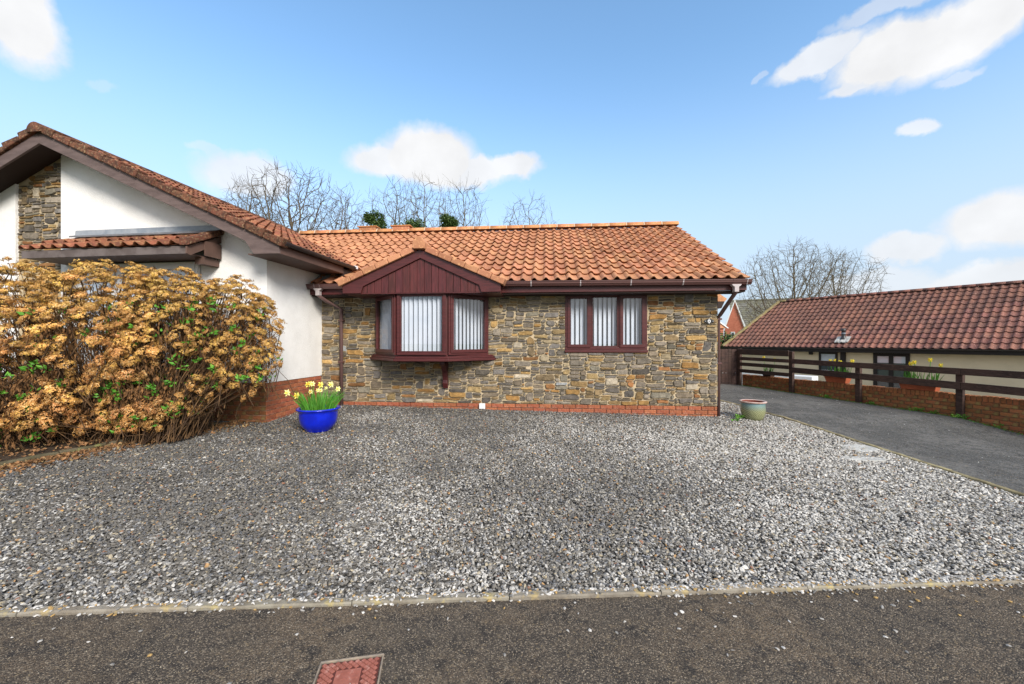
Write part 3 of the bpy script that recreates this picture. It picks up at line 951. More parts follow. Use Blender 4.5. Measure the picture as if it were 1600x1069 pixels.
# built as two mitred halves
for s_ in (-1, 1):
    pts = [(GX, 2.955), (GX + s_ * (GHW - .37), 2.475), (GX + s_ * (GHW - .33), 2.355), (GX + s_ * GHW, 2.355), (GX + s_ * GHW, 2.492), (GX, 3.10)]
    if s_ < 0: pts = pts[::-1]
    b = MB(); b.prism(pts, 'y', GY - (.0 if s_ > 0 else .0), GY + .03); bevel(b.build('bargeboard', M['mahogany'], gab), .004)
nb_ = 17; wv = (2 * GHW - .62) / nb_
for k in range(nb_):
    x0 = GX - GHW + .31 + k * wv; x1 = x0 + wv - .006
    b = MB(); zt0, zt1 = gz(x0) - .06, gz(x1) - .06
    if (x0 - GX) * (x1 - GX) < 0: zt0 = zt1 = min(zt0, zt1)
    b.prism([(x0, 2.36), (x1, 2.36), (x1, zt1), (x0, zt0)], 'y', GY + .035, GY + .05)
    bevel(b.build('cladding_board', M['mahogany_board'], gab), .003, 1)
b = MB(); b.box(GX - GHW + .05, GX + GHW - .05, GY + .052, GY + .06, 2.36, 2.55); b.prism([(GX - 1.0, 2.55), (GX + 1.0, 2.55), (GX, 2.98)], 'y', GY + .052, GY + .06)
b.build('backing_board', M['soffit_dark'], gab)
b = MB(); b.box(GX - GHW + .01, GX + GHW - .01, GY + .031, .1, 2.345, 2.36); b.build('soffit', M['mahogany'], gab)
b = MB(); b.box(GX - GHW + .02, GX - GHW + .04, GY + .03, -.4, 2.36, 2.49); b.box(GX + GHW - .04, GX + GHW - .02, GY + .03, -.4, 2.36, 2.49); b.build('return_board', M['mahogany'], gab)
# verge cap tiles stepping up each side
gs = math.atan2(3.10 - 2.492, GHW)
caps = 6; Lc = GHW / math.cos(gs)
for s_ in (-1, 1):
    for k in range(caps):
        l0 = Lc * k / caps * .97 + .004; l1 = Lc * (k + 1) / caps * .97 - .002
        def PT(l, o): # along slope from the foot
            x = GX + s_ * (GHW + .05 - l * math.cos(gs)) ; z = 2.47 + l * math.sin(gs)
            return (x - s_ * (-o) * math.sin(gs) * 1.0, z + o * math.cos(gs))
        a0 = PT(l0, .0); a1 = PT(l1, 0); t1 = PT(l1, .088); t0 = PT(l0, .108)
        pts = [a0, a1, t1, t0]
        if s_ > 0: pts = pts[::-1]
        b = MB(); b.prism(pts, 'y', GY - .055, GY + .22)
        bevel(b.build('verge_tile', M['tile_orange'], gab), .012)
b = MB(); b.prism([(GX - .10, 3.10), (GX + .10, 3.10), (GX + .115, 3.21), (GX + .03, 3.315), (GX - .03, 3.315), (GX - .115, 3.21)], 'y', GY - .09, GY + .3)
bevel(b.build('ridge_cap', M['tile_orange'], gab), .01)
# small roof slopes running back into the main roof
b = MB(); b.smooth = True; rr = random.Random(2)
for s_ in (-1, 1):
    ax = Vector((0, s_ * 1.0, 0)); as_ = Vector((-s_ * math.cos(gs), 0, math.sin(gs)))
    n_ = ax.cross(as_)
    R = Matrix((ax, as_, n_)).transposed().to_4x4()
    for j in range(4):
        for i in range(10):
            yy = (GY + .15 + i * TW) if s_ > 0 else (GY + .15 + (i + 1) * TW)
            p = Vector((GX + s_ * (GHW + .03), yy, 2.50)) + as_ * (j * TG)
            # keep only what stands above the main roof
            zc = p.z + .1; zr = 2.615 + (p.y + .42) * math.tan(math.radians(27.9))
            if zr > zc + .16: continue
            v = rr.uniform(.85, 1.15); b.col = (v, v, v, 1)
            tile_geo(b, Matrix.Translation(p) @ R, TW, TG, 8, rr)
stuff(b.build('tiles', M['tile_orange'], gab))
b = MB(); b.smooth = True
half_round(b, Vector((GX, GY + .2, 3.10)), Vector((GX, .75, 3.10)), .11, .03); b.build('ridge_tile', M['tile_orange'], gab)

# main roof
PITCH = math.radians(27.9)
roof = obj('roof', None, house)
ZE, YE = 2.600, -.42
YR = 3.24
ZR = ZE + (YR - YE) * math.tan(PITCH)
XRR = .36
def wing_surface(X, Y):
    x, y = to_local(O_WING, A_WING, X, Y)
    return 2.96 + .4657 * (.595 - x) if x < .6 else -99
def main_surface_local(y): return ZE + (y - YE) * math.tan(PITCH)
def keep_main(c):
    X, Y = to_world(O_MAIN, A_MAIN, c.x, c.y)
    xw, yw = to_local(O_WING, A_WING, X, Y)
    if xw < .05 and c.z < wing_surface(X, Y) - .12: return False
    if c.x < XL - .05 and xw < .05: return c.z > wing_surface(X, Y) - .12
    # leave the bay gable's footprint free
    if c.z < gz(c.x) - .02 + .0 and abs(c.x - GX) < GHW - .05 and c.y < .5 and c.z + .02 < 3.12 - .434 * abs(c.x - GX): return False
    return True
ax = Vector((1, 0, 0)); as_ = Vector((0, math.cos(PITCH), math.sin(PITCH)))
ncol = 50
camL = Vector((*to_local(O_MAIN, A_MAIN, 0, 0), 1.5))
print('main tiles', tile_field(roof, Vector((XRR - ncol * TW, YE, ZE - .035)), ax, as_, ncol, 12, M['tile_orange'], keep_main, camL + Vector((1.5, 0, 0)), 300))
# underlay (two slopes)
b = MB()
b.poly([(XRR - 9.5, YE + .04, ZE - .04), (XRR - .02, YE + .04, ZE - .04), (XRR - .02, YR, ZR - .03), (XRR - 9.5, YR, ZR - .03)])
b.poly([(XRR - .02, 6.9, ZE - .04), (XRR - 9.5, 6.9, ZE - .04), (XRR - 9.5, YR, ZR - .03), (XRR - .02, YR, ZR - .03)])
b.build('underlay', M['tile_orange'], roof)
# ridge tiles with mortar joints
x = XRR + .0
k = 0
while x > -9.6:
    b = MB(); b.smooth = True
    half_round(b, Vector((x - .435, YR, ZR)), Vector((x - .01, YR, ZR)), .12, -.005 + RND.uniform(-.004, .004), seg=8, ang=170)
    b.build('ridge_tile', M['ridge_pale'], roof)
    b = MB(); half_round(b, Vector((x - .455, YR, ZR)), Vector((x - .43, YR, ZR)), .127, -.005, seg=8, ang=170); b.build('mortar_joint', M['mortar_pale'], roof)
    x -= .45; k += 1
# verge edge board and fascia, soffit
b = MB(); b.box(-9.0, XRR - .02, YE + .05, YE + .075, 2.385, 2.52)
bevel(b.build('fascia', M['mahogany'], roof), .004)
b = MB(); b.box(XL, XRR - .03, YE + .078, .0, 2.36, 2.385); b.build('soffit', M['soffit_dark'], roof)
b = MB(); b.prism([(YE + .08, 2.385), (YR, ZR - .26), (YR, ZR - .10), (YE + .08, ZE - .09)], 'x', XRR - .06, XRR - .035); b.build('bargeboard', M['mahogany'], roof)
b = MB(); b.prism([(YE + .08, 2.386), (.05, 2.386), (.3, 2.75), (YE + .08, ZE - .09)], 'x', XRR - .085, XRR - .062); b.build('box_end', M['mahogany'], roof)

# gutters
def gutter(parent, p0, p1, r=.057, material='gutter', clips=(), name='gutter', ogee=False):
    g = None
    b = MB(); b.smooth = False
    d = (p1 - p0); L_ = d.length; d.normalize()
    out = d.cross(Vector((0, 0, 1))).normalized()
    prof = []
    if ogee:
        prof = [(-.055, 0), (-.055, -.075), (-.03, -.085), (.02, -.082), (.035, -.06), (.05, -.045), (.052, -.02), (.062, -.012), (.062, .002), (.05, .002), (.042, -.02), (.02, -.06), (-.04, -.07), (-.045, 0)]
    else:
        for i in range(11):
            t = math.pi * i / 10; prof.append((-r * math.cos(t), -r * math.sin(t)))
        for i in range(11):
            t = math.pi * (10 - i) / 10; prof.append((-(r - .006) * math.cos(t), -(r - .006) * math.sin(t)))
    rings = []
    for p in (p0, p1):
        rings.append([b.vert(p + out * u + Vector((0, 0, w))) for u, w in prof])
    n = len(prof)
    for k in range(n):
        k2 = (k + 1) % n
        b.face((rings[0][k], rings[0][k2], rings[1][k2], rings[1][k]))
    half = [q for q in range(n)]
    b.face(rings[0]); b.face(list(reversed(rings[1])))
    g = b.build(name, M[material], parent)
    for (t, w, mt) in clips:
        b = MB()
        q0 = p0 + d * (t - w / 2); q1 = p0 + d * (t + w / 2)
        rg = []
        pr = [(u * 1.07, w_ * 1.07 + .002) for u, w_ in prof[:(9 if ogee else 11)]]
        for p in (q0, q1): rg.append([b.vert(p + out * u + Vector((0, 0, w_))) for u, w_ in pr])
        for k in range(len(pr) - 1): b.face((rg[0][k], rg[0][k + 1], rg[1][k + 1], rg[1][k]))
        b.build('gutter_clip', M[mt], g)
    return g
yg = YE - .015
g1 = gutter(house, Vector((-3.80, yg, 2.575)), Vector((.375, yg, 2.555)), ogee=True,
            clips=[(.47, .018, 'clip'), (1.33, .018, 'clip'), (2.19, .018, 'clip'), (3.06, .018, 'clip'), (3.88, .03, 'gutter'), (4.10, .012, 'clip')])
g2 = gutter(house, Vector((-7.50, yg, 2.565)), Vector((-6.56, yg, 2.565)), ogee=True, clips=[(.22, .10, 'gutter'), (.17, .01, 'clip'), (.27, .01, 'clip'), (.9, .08, 'gutter')])
def downpipe(name, pts, r=.034, outlet=None):
    d = MB(); d.smooth = True; d.tube(pts, r, 12)
    o = d.build(name, M['downpipe'], house)
    b = MB(); x, y, z = outlet
    b.prism([(x - .08, z), (x + .08, z), (x + .06, z - .03), (x + .035, z - .045), (x + .035, z - .13), (x - .035, z - .13), (x - .035, z - .045), (x - .06, z - .03)][::-1], 'y', y - .045, y + .045)
    bevel(b.build('hopper', M['clip'] if name == 'downpipe' else M['clip'], o), .004)
    for zc in (1.9, 1.1):
        b = MB(); px_, py_ = pts[-1][0], pts[-1][1]
        b.box(px_ - .05, px_ + .05, py_ - .042, py_ + .04, zc, zc + .03); b.build('pipe_clip', M['gutter'], o)
    return o
downpipe('downpipe', [(-7.275, yg, 2.43), (-7.275, yg, 2.36), (-7.20, -.30, 2.27), (-7.03, -.07, 2.14), (-7.03, -.065, .22)], outlet=(-7.275, yg, 2.49))
downpipe('downpipe', [(.13, yg, 2.42), (.13, yg, 2.34), (.11, -.32, 2.25), (.045, -.02, 1.98), (.045, .05, 1.93), (.045, .05, .14)], .034, outlet=(.13, yg, 2.475))

# lead flashing where the neighbouring eave meets the roof
b = MB()
b.poly([(-7.46, YE + .02, 2.60), (-7.0, -.15, 2.79), (-6.9, .15, 2.92), (-7.46, .1, 2.92)])
b.build('lead_flashing', M['lead'], roof)

# ridge vents
for px_ in (-8.0, -7.05):
    b = MB(); b.box(px_ - .24, px_ + .24, YR - .11, YR + .11, ZR + .04, ZR + .145)
    v = tag(b.build('ridge_vent', M['tile_orange'], None, (0, 0, 0)), '', 'vent', 'terracotta vents on the orange ridge')
    v.location = (O_MAIN[0], O_MAIN[1], 0); v.rotation_euler = (0, 0, A_MAIN); bevel(v, .01)
    v['label'] = 'terracotta ridge vent on the orange roof, the one nearer the white house' if px_ < -7.5 else 'terracotta ridge vent on the orange roof above the bay window gable'
    b = MB(); b.box(px_ - .28, px_ + .28, YR - .14, YR + .14, ZR + .145, ZR + .17); bevel(b.build('vent_cap', M['ridge_pale'], v), .008)

# house number plaque
def local_thing(name, label, cat, x, y, z, frame=(O_MAIN, A_MAIN)):
    X, Y = to_world(frame[0], frame[1], x, y)
    return thing(name, label, cat, (X, Y, z), frame[1])
pq = local_thing('house_number_plaque', 'small black oval house number plaque reading 6 on the stone wall', 'house number', -.148, -.034, 1.875)
b = MB(); b.prism([(.088 * math.cos(t), .036 * math.sin(t) * (1.3 if abs(math.cos(t)) < .5 else 1)) for t in [2 * math.pi * k / 32 for k in range(32)]], 'y', -.006, .006)
bevel(b.build('plate', M['plaque'], pq), .003)
b = MB(); b.prism([(.026 * math.cos(t), .030 * math.sin(t)) for t in [2 * math.pi * k / 28 for k in range(28)]], 'y', -.010, -.006)
b.build('number_disc', M['plastic_white'], pq)
fc = bpy.data.curves.new('number', 'FONT'); fc.body = '6'; fc.size = .055; fc.align_x = 'CENTER'; fc.align_y = 'CENTER'; fc.extrude = .001
fo = bpy.data.objects.new('number', fc); COL.objects.link(fo)
dg = bpy.context.evaluated_depsgraph_get()
me6 = bpy.data.meshes.new_from_object(fo.evaluated_get(dg)); bpy.data.objects.remove(fo)
me6.materials.clear(); me6.materials.append(M['plaque'])
obj('number', me6, pq, (0, -.0125, 0), (math.radians(90), 0, 0))
b = MB()
for (a, c) in ((-.065, 0), (.065, 0), (0, -.042), (0, .042)):
    b.prism([(a + .006 * math.cos(t), c + .006 * math.sin(t)) for t in [2 * math.pi * k / 10 for k in range(10)]], 'y', -.011, -.006)
b.build('screw', M['white_trim'], pq)

# little white vent at the foot of the wall
wv_ = local_thing('wall_vent', 'small square white plastic vent at the foot of the stone wall', 'vent', -4.27, -.05, .245)
b = MB(); b.box(-.055, .055, -.012, .035, -.005, .095); bevel(b.build('vent_cover', M['plastic_white'], wv_), .005)
b = MB()
for k in range(4): b.box(-.042, .042, -.016, -.012, .012 + k * .02, .018 + k * .02)
b.build('louvre', M['white_trim'], wv_)

# ------------------------------------------------------------------ WHITE RENDERED HOUSE
wing = thing('white_rendered_house', 'white rendered gabled house with stone strip and weathered red tiled roof', 'house', (O_WING[0], O_WING[1], 0), A_WING)
AX = -3.66      # apex x
SL = .4657; WP = math.atan(SL)
top_line = lambda x: 2.93 + SL * (.533 - AX) - SL * abs(x - AX)   # top of bargeboard
XE = .533
b = MB()
SX0, SX1 = -4.79, -3.86
zt = lambda x: top_line(x) - .06
zw = .845
b.poly([(SX1, 0, zw), (0, 0, zw), (0, 0, zt(0)), (AX, 0, zt(AX)), (SX1, 0, zt(SX1))])
b.poly([(-7.3, 0, zw), (SX0, 0, zw), (SX0, 0, zt(SX0)), (-7.3, 0, zt(-7.3))])
b.poly([(0, 0, zw), (0, 8, zw), (0, 8, zt(0)), (0, 0, zt(0))])
b.poly([(0, 0, zw), (SX1, 0, zw), (SX1, .03, zw), (0 - .03, .03, zw)])
b.poly([(0, 0, zw), (-.03, .03, zw), (-.03, 8, zw), (0, 8, zw)])
b.poly([(SX1, 0, zw), (SX1, 0, zt(SX1)), (SX1, .05, zt(SX1)), (SX1, .05, zw)])
b.poly([(SX0, .05, zw), (SX0, .05, zt(SX0)), (SX0, 0, zt(SX0)), (SX0, 0, zw)])
wwall = b.build('wall', M['render'], wing)
b = MB(); b.poly([(SX0, .045, .2), (SX1, .045, .2), (SX1, .045, zt(SX1)), (SX0, .045, zt(SX0))]); pm = b.build('stone_panel', M['mortar'], wing)
print('panel stones', stone_facing(pm, SX0 + .01, SX1 - .005, 2.75, 4.75, .045, lambda x, z: False, 9, 300, clip=lambda x, z: z < zt(x) - .02))
# brick base
b = MB(); b.box(-7.3, -.024, .024, .06, -.1, zw); b.box(-.06, -.024, .06, 8, -.1, zw); wp_ = b.build('brick_plinth', M['brick_mortar'], wing)
brick_run(wp_, (-1.6, .024), (1, 0), 1.6 - .01, zw - .075 * 11 + .004, 11, 'brick_weathered', .014, keep=lambda a, z: z > .12)
brick_run(wp_, (-.024, .01), (0, 1), 1.46, zw - .075 * 11 + .004, 11, 'brick', .014, keep=lambda a, z: z > .12)

wroof = obj('roof', None, wing)
VY = -.42
for s_ in (-1, 1):
    mir = lambda x: x if s_ > 0 else 2 * AX - x
    pts = [(AX, top_line(AX) - .17 / math.cos(WP)), (mir(-.02), top_line(-.02) - .175), (mir(.118), 2.813), (mir(XE), 2.811), (mir(XE), 2.93), (AX, top_line(AX))]
    if s_ < 0: pts = pts[::-1]
    b = MB(); b.prism(pts, 'y', VY, VY + .035); bevel(b.build('bargeboard', M['barge_grey'], wroof), .004)
# soffit under the verge
b = MB()
for s_ in (-1, 1):
    xs = (AX, AX + s_ * 4.19)
    za, zb = top_line(AX) - .09, top_line(xs[1]) - .09
    p = [(xs[0], VY + .036, za), (xs[1], VY + .036, zb), (xs[1], .03, zb), (xs[0], .03, za)]
    b.poly(p if s_ < 0 else p[::-1])
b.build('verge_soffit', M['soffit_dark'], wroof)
# boards under the soffit at the apex, seen from below
# eave box along the right side
b = MB(); b.box(XE - .025, XE, VY + .036, 1.34, 2.812, 2.955); bevel(b.build('fascia', M['fascia_brown'], wroof), .003)
b = MB(); b.box(.0, XE - .026, VY + .036, 1.5, 2.812, 2.83); b.build('eave_soffit', M['fascia_brown'], wroof)
b = MB(); b.box(.45, XE, 1.34, 2.2, 2.75, 2.90); b.build('valley_board', M['soffit_dark'], wroof)
gutter(wing, Vector((XE + .055, VY + .03, 2.985)), Vector((XE + .055, 1.62, 2.985)), .052, 'gutter_dark', clips=[(.32, .035, 'gutter_dark'), (1.1, .035, 'gutter_dark'), (1.7, .03, 'gutter_dark')])
# valley lead end
b = MB(); b.box(.5, .62, 1.62, 1.72, 2.96, 3.02); b.build('valley_lead', M['plastic_white'], wroof)

def keep_wing(c):
    X, Y = to_world(O_WING, A_WING, c.x, c.y)
    xm, ym = to_local(O_MAIN, A_MAIN, X, Y)
    zs = main_surface_local(ym) if ym < YR else 2 * ZR - main_surface_local(ym)
    return c.z > zs - .10 or ym < YE - .05
camW = Vector((*to_local(O_WING, A_WING, 0, 0), 1.5))
aw = Vector((0, 1, 0)); sw = Vector((-math.cos(WP), 0, math.sin(WP)))
print('wing tiles', tile_field(wroof, Vector((XE + .06, VY + .10, 2.93)), aw, sw, 30, 14, M['tile_red'], keep_wing, camW, 300))
# left slope
aw2 = Vector((0, -1, 0)); sw2 = Vector((math.cos(WP), 0, math.sin(WP)))
tile_field(wroof, Vector((2 * AX - XE - .06, VY + .10 + 20 * TW, 2.93)), aw2, sw2, 20, 13, M['tile_red'], lambda c: True, camW, 0)
b = MB()
b.poly([(XE + .03, VY + .04, 2.925), (XE + .03, 9, 2.925), (AX, 9, top_line(AX) - .005), (AX, VY + .04, top_line(AX) - .005)])
b.poly([(2 * AX - XE - .03, 9, 2.925), (2 * AX - XE - .03, VY + .04, 2.925), (AX, VY + .04, top_line(AX) - .005), (AX, 9, top_line(AX) - .005)])
b.build('underlay', M['tile_red'], wroof)
# verge tiles, thick lichened blocks
Lw = (XE + .06 - AX) / math.cos(WP); nvt = 14
for s_ in (-1, 1):
    for k in range(nvt):
        l0 = Lw * k / nvt + .006; l1 = Lw * (k + 1) / nvt - .004
        def PT(l, o):
            x = AX + s_ * ((XE + .06 - AX) - l * math.cos(WP) + o * math.sin(WP)); z = 2.905 + l * math.sin(WP) + o * math.cos(WP)
            return (x, z)
        j = RND.uniform(-.006, .006)
        pts = [PT(l0, -.004), PT(l1, .0), PT(l1, .082 + j), PT(l0, .128 + j)]
        if s_ > 0: pts = pts[::-1]
        b = MB(); b.prism(pts, 'y', VY - .045 + RND.uniform(-.006, .006), VY + .12)
        bevel(b.build('verge_tile', M['verge_old'], wroof), .014)
zA = top_line(AX)
y = VY - .07; k = 0
while y < 8:
    b = MB(); b.smooth = True; half_round(b, Vector((AX, y, zA - .04)), Vector((AX, y + .44, zA - .04)), .135, .03, seg=10, ang=200)
    b.build('ridge_tile', M['verge_old'], wroof); y += .45

# canopy over the front window
can = obj('canopy', None, wing)
CX0, CX1 = -3.75, -.86
cz_e, cz_w, cy = 2.965, 3.27, -.60
cs = math.atan2(cz_w - cz_e, -cy)
b = MB(); b.poly([(CX0, cy + .02, cz_e - .02), (CX1, cy + .02, cz_e - .02), (CX1, 0, cz_w - .02), (CX0, 0, cz_w - .02)]); b.build('underlay', M['tile_red'], can)
tile_field(can, Vector((CX0, cy, cz_e - .035)), Vector((1, 0, 0)), Vector((0, math.cos(cs), math.sin(cs))), 14, 2, M['tile_red'], lambda c: True, camW, 300, tg=.32)
for k in range(2):
    b = MB(); y0 = cy - .02 + k * .31; y1 = y0 + .33
    z0, z1 = cz_e - .03 + (y0 - cy) * math.tan(cs), cz_e - .03 + (y1 - cy) * math.tan(cs)
    b.prism([(y0, z0), (y1, z1), (y1, z1 + .085), (y0, z0 + .11)], 'x', CX1 - .06, CX1 + .10)
    bevel(b.build('verge_tile', M['verge_old'], can), .014)
b = MB(); b.box(CX0, CX1 + .02, cy + .03, cy + .055, cz_e - .15, cz_e - .035); b.build('fascia', M['board_weather'], can)
b = MB(); b.prism([(cy + .0, cz_e - .155), (cy + .06, cz_e - .17), (-.0, cz_w - .16), (-.0, cz_w - .06), (cy, cz_e - .05)], 'x', CX1 + .03, CX1 + .055); b.build('bargeboard', M['fascia_brown'], can)
b = MB(); b.box(CX0, CX1, cy + .056, 0, cz_e - .145, cz_e - .13); b.box(CX1 - .12, CX1 + .02, -.3, -.0, cz_e - .25, cz_e - .146); b.build('soffit', M['fascia_brown'], can)
b = MB(); b.box(CX1 + .06, CX1 + .075, -.32, -.02, cz_e - .13, cz_e + .10); b.build('end_bracket', M['fascia_brown'], can)
b = MB(); b.prism([(-.10, cz_w - .01), (-.0, cz_w + .02), (-.0, cz_w + .13), (-.012, cz_w + .13), (-.02, cz_w + .05), (-.11, cz_w + .015)], 'x', CX0 + .2, CX1 + .08); b.build('lead_flashing', M['lead'], can)

# white front window under the canopy, mostly behind the shrub
def white_window(parent, x0, x1, z0, z1, y):
    f = MB(); fw = .06
    f.box(x0, x1, y - .06, y, z0, z0 + fw); f.box(x0, x1, y - .06, y, z1 - fw, z1)
    f.box(x0, x0 + fw, y - .06, y, z0 + fw, z1 - fw); f.box(x1 - fw, x1, y - .06, y, z0 + fw, z1 - fw)
    n = 3
    for k in range(1, n):
        xm = x0 + (x1 - x0) * k / n; f.box(xm - .03, xm + .03, y - .058, y, z0 + fw, z1 - fw)
    o = f.build('window', M['white_upvc'], parent); bevel(o, .005)
    for k in range(n):
        xa = x0 + (x1 - x0) * k / n + .06; xb = x0 + (x1 - x0) * (k + 1) / n - .06
        s = MB(); s.box(xa - .02, xb + .02, y - .075, y - .045, z0 + fw - .01, z0 + fw + .05); s.box(xa - .02, xb + .02, y - .075, y - .045, z1 - fw - .05, z1 - fw + .01)
        s.box(xa - .02, xa + .03, y - .075, y - .045, z0 + fw + .05, z1 - fw - .05); s.box(xb - .03, xb + .02, y - .075, y - .045, z0 + fw + .05, z1 - fw - .05)
        s.build('sash', M['white_upvc'], o)
        g = MB(); g.poly([(xa, y - .05, z0 + .1), (xb, y - .05, z0 + .1), (xb, y - .05, z1 - .1), (xa, y - .05, z1 - .1)]); g.build('pane', M['glass'], o)
    g = MB(); g.poly([(x0, y - .01, z0), (x1, y - .01, z0), (x1, y - .01, z1), (x0, y - .01, z1)]); g.build('room_lining', M['curtain'], o)
    return o
white_window(wing, -3.4, -1.18, 1.75, 2.80, -.01)

# ------------------------------------------------------------------ NEIGHBOUR on lower ground
nb = thing('cream_bungalow', 'long cream walled bungalow with brown tiled roof beyond the timber fence', 'house', (O_NB[0], O_NB[1], 0), A_NB)
NRY = 4.3
def plN(px, yl):
    c, s = math.cos(A_NB), math.sin(A_NB); dx = (px - 800) / 620.0
    Y = (yl - s * O_NB[0] + c * O_NB[1]) / (c - s * dx); X = dx * Y
    return to_local(O_NB, A_NB, X, Y)[0]
_x = plN(1600, NRY); _Y = to_world(O_NB, A_NB, _x, NRY)[1]
NZR = CAMZ + 93.5 / 620 * _Y
NHX = plN(1218, NRY)
NP = math.atan2(NZR - 1.24, NRY)
nroof = obj('roof', None, nb)
camN = Vector((*to_local(O_NB, A_NB, 0, 0), 1.5))
NW = .262; NG = .40
nrow = int(NRY / math.cos(NP) / NG + .5); NG = NRY / math.cos(NP) / nrow
print('nb tiles', tile_field(nroof, Vector((0.05, 0, 1.20)), Vector((1, 0, 0)), Vector((0, math.cos(NP), math.sin(NP))), 58, nrow, M['tile_brown'],
                             lambda c: c.x > NHX * c.y / NRY - .02, camN + Vector((2.5, 0, 0)), 300, tw=NW, tg=NG))
b = MB(); b.poly([(0, .03, 1.20), (15.5, .03, 1.20), (15.5, NRY, NZR - .04), (NHX, NRY, NZR - .04)]); b.poly([(15.5, 2 * NRY, 1.2), (0, 2 * NRY, 1.2), (NHX, NRY, NZR - .04), (15.5, NRY, NZR - .04)])
b.poly([(0, 2 * NRY, 1.2), (0, .03, 1.2), (NHX, NRY, NZR - .04)])
b.build('underlay', M['tile_brown'], nroof)
x = NHX
while x < 15.4:
    b = MB(); b.smooth = True; half_round(b, Vector((x, NRY, NZR - .03)), Vector((x + .44, NRY, NZR - .03)), .13, 0, seg=8, ang=170)
    b.build('ridge_tile', M['tile_brown'] if x > NHX + .4 else M['moss_verge'], nroof); x += .45
H0 = Vector((-.02, -.02, 1.22)); H1 = Vector((NHX, NRY, NZR)); nh = 15
for k in range(nh):
    b = MB(); half_round(b, H0.lerp(H1, k / nh), H0.lerp(H1, (k + .98) / nh), .13, -.02 + RND.uniform(-.01, .01), seg=7, ang=150)
    b.build('hip_tile', M['moss_verge'], nroof)
b = MB(); b.box(-.02, 15.4, .02, .05, .99, 1.17); b.build('fascia', M['black_wood'], nroof)
b = MB(); b.box(0, 15.3, .051, .5, .98, 1.0); b.build('soffit', M['black_wood'], nroof)
gutter(nb, Vector((-.02, -.04, 1.20)), Vector((15.4, -.04, 1.20)), .06, 'gutter_dark')
NY = .45
b = MB(); b.poly([(.3, NY, -1.12), (15.2, NY, -1.12), (15.2, NY, 1.0), (.3, NY, 1.0)])
b.poly([(.3, 8.2, -1.12), (.3, NY, -1.12), (.3, NY, 1.2), (.3, 8.2, 1.2)])
b.poly([(15.2, NY, -1.12), (15.2, 8.2, -1.12), (15.2, 8.2, 1.2), (15.2, NRY, NZR - .15), (15.2, NY, 1.2)])
b.build('wall', M['cream'], nb)
def nb_opening(name, px0, px1, z0, z1, lights, parent=nb):
    x0, x1 = plN(px0, NY), plN(px1, NY)
    b = MB(); fw = .14 if name == 'french_door' else .09
    b.box(x0, x1, NY - .06, NY + .02, z1 - fw, z1); b.box(x0, x1, NY - .06, NY + .02, z0, z0 + fw)
    b.box(x0, x0 + fw, NY - .06, NY + .02, z0 + fw, z1 - fw); b.box(x1 - fw, x1, NY - .06, NY + .02, z0 + fw, z1 - fw)
    for k in range(1, lights):
        xm = x0 + (x1 - x0) * k / lights; b.box(xm - .08, xm + .08, NY - .055, NY + .02, z0 + fw, z1 - fw)
    o = b.build(name, M['black_wood'], parent)
    for k in range(lights):
        xa = x0 + (x1 - x0) * k / lights + .06; xb = x0 + (x1 - x0) * (k + 1) / lights - .06
        g = MB(); g.poly([(xa, NY - .03, z0 + .05), (xb, NY - .03, z0 + .05), (xb, NY - .03, z1 - .05), (xa, NY - .03, z1 - .05)]); g.build('pane', M['glass'], o)
        g = MB(); zm = z1 - .45
        g.poly([(xa, NY - .012, zm), (xb, NY - .012, zm), (xb, NY - .012, z1 - .1), (xa, NY - .012, z1 - .1)]); g.build('blind', M['blind'], o)
        g = MB(); g.poly([(xa, NY - .010, z0), (xb, NY - .010, z0), (xb, NY - .010, z1), (xa, NY - .010, z1)]); g.build('room_lining', M['dark_room'], o)
    return o
nb_opening('french_door', 1365, 1422, -1.05, .97, 2)
nb_opening('window', 1280, 1309, -.1, .97, 1)
b = MB(); xp = plN(1318, NY); b.box(xp - .10, xp + .10, NY - .12, NY, -1.12, 1.0); b.build('corner_post', M['black_wood'], nb)
lx = plN(1268.5, NY); X, Y = to_world(O_NB, A_NB, lx, NY - .08)
lamp = thing('wall_lamp', 'small black wall lamp on the cream wall under the neighbouring eaves', 'lamp', (X, Y, .83), A_NB)
b = MB(); b.prism([(-.07, 0), (.07, 0), (.09, .18), (-.09, .18)], 'y', -.10, .04); b.build('lamp_body', M['black_wood'], lamp)
b = MB(); b.box(-.05, .05, .04, .08, .04, .14); b.build('wall_plate', M['black_wood'], lamp)
b = MB(); b.box(plN(1160, -2.2), plN(1276, -2.2), -2.6, -2.0, -1.1, -.12)  # plain block, a guess at an unidentified pale shape
lg = tag(bevel(b.build('low_block', M['white_trim'], None), .05, 4), 'low white block for an unidentified pale shape glimpsed between the fence rails beside the cream bungalow', 'wall')
lg.location = (O_NB[0], O_NB[1], 0); lg.rotation_euler = (0, 0, A_NB)
# flue
fy = .55; fx_ = plN(1318, fy)
X, Y = to_world(O_NB, A_NB, fx_, fy); fz = 1.24 + fy * math.tan(NP)
fl = thing('roof_flue', 'short grey flue pipe with lead apron low on the brown tiled roof', 'flue', (X, Y, fz), A_NB)
b = MB(); b.smooth = True; b.lathe([(.16, -.1), (.14, .06), (.085, .16), (.085, .44), (.11, .45), (.11, .50), (.09, .52), (.09, .58), (.0, .58)], 20); b.build('pipe', M['gutter_dark'], fl)
b = MB(); b.smooth = True; b.lathe([(.092, .30), (.095, .33), (.092, .36)], 20); b.build('clamp', M['lead'], fl)
b = MB(); R_ = random.Random(1)
for k in range(7):
    x0 = -.28 + k * .08; w_ = .02 * math.sin(k * 2.4); tn = math.tan(NP)
    b.prism([(-.30, -.30 * tn + .06 + w_), (.10, .10 * tn + .08), (.10, .10 * tn + .10), (-.30, -.30 * tn + .10 + w_)], 'x', x0, x0 + .08)
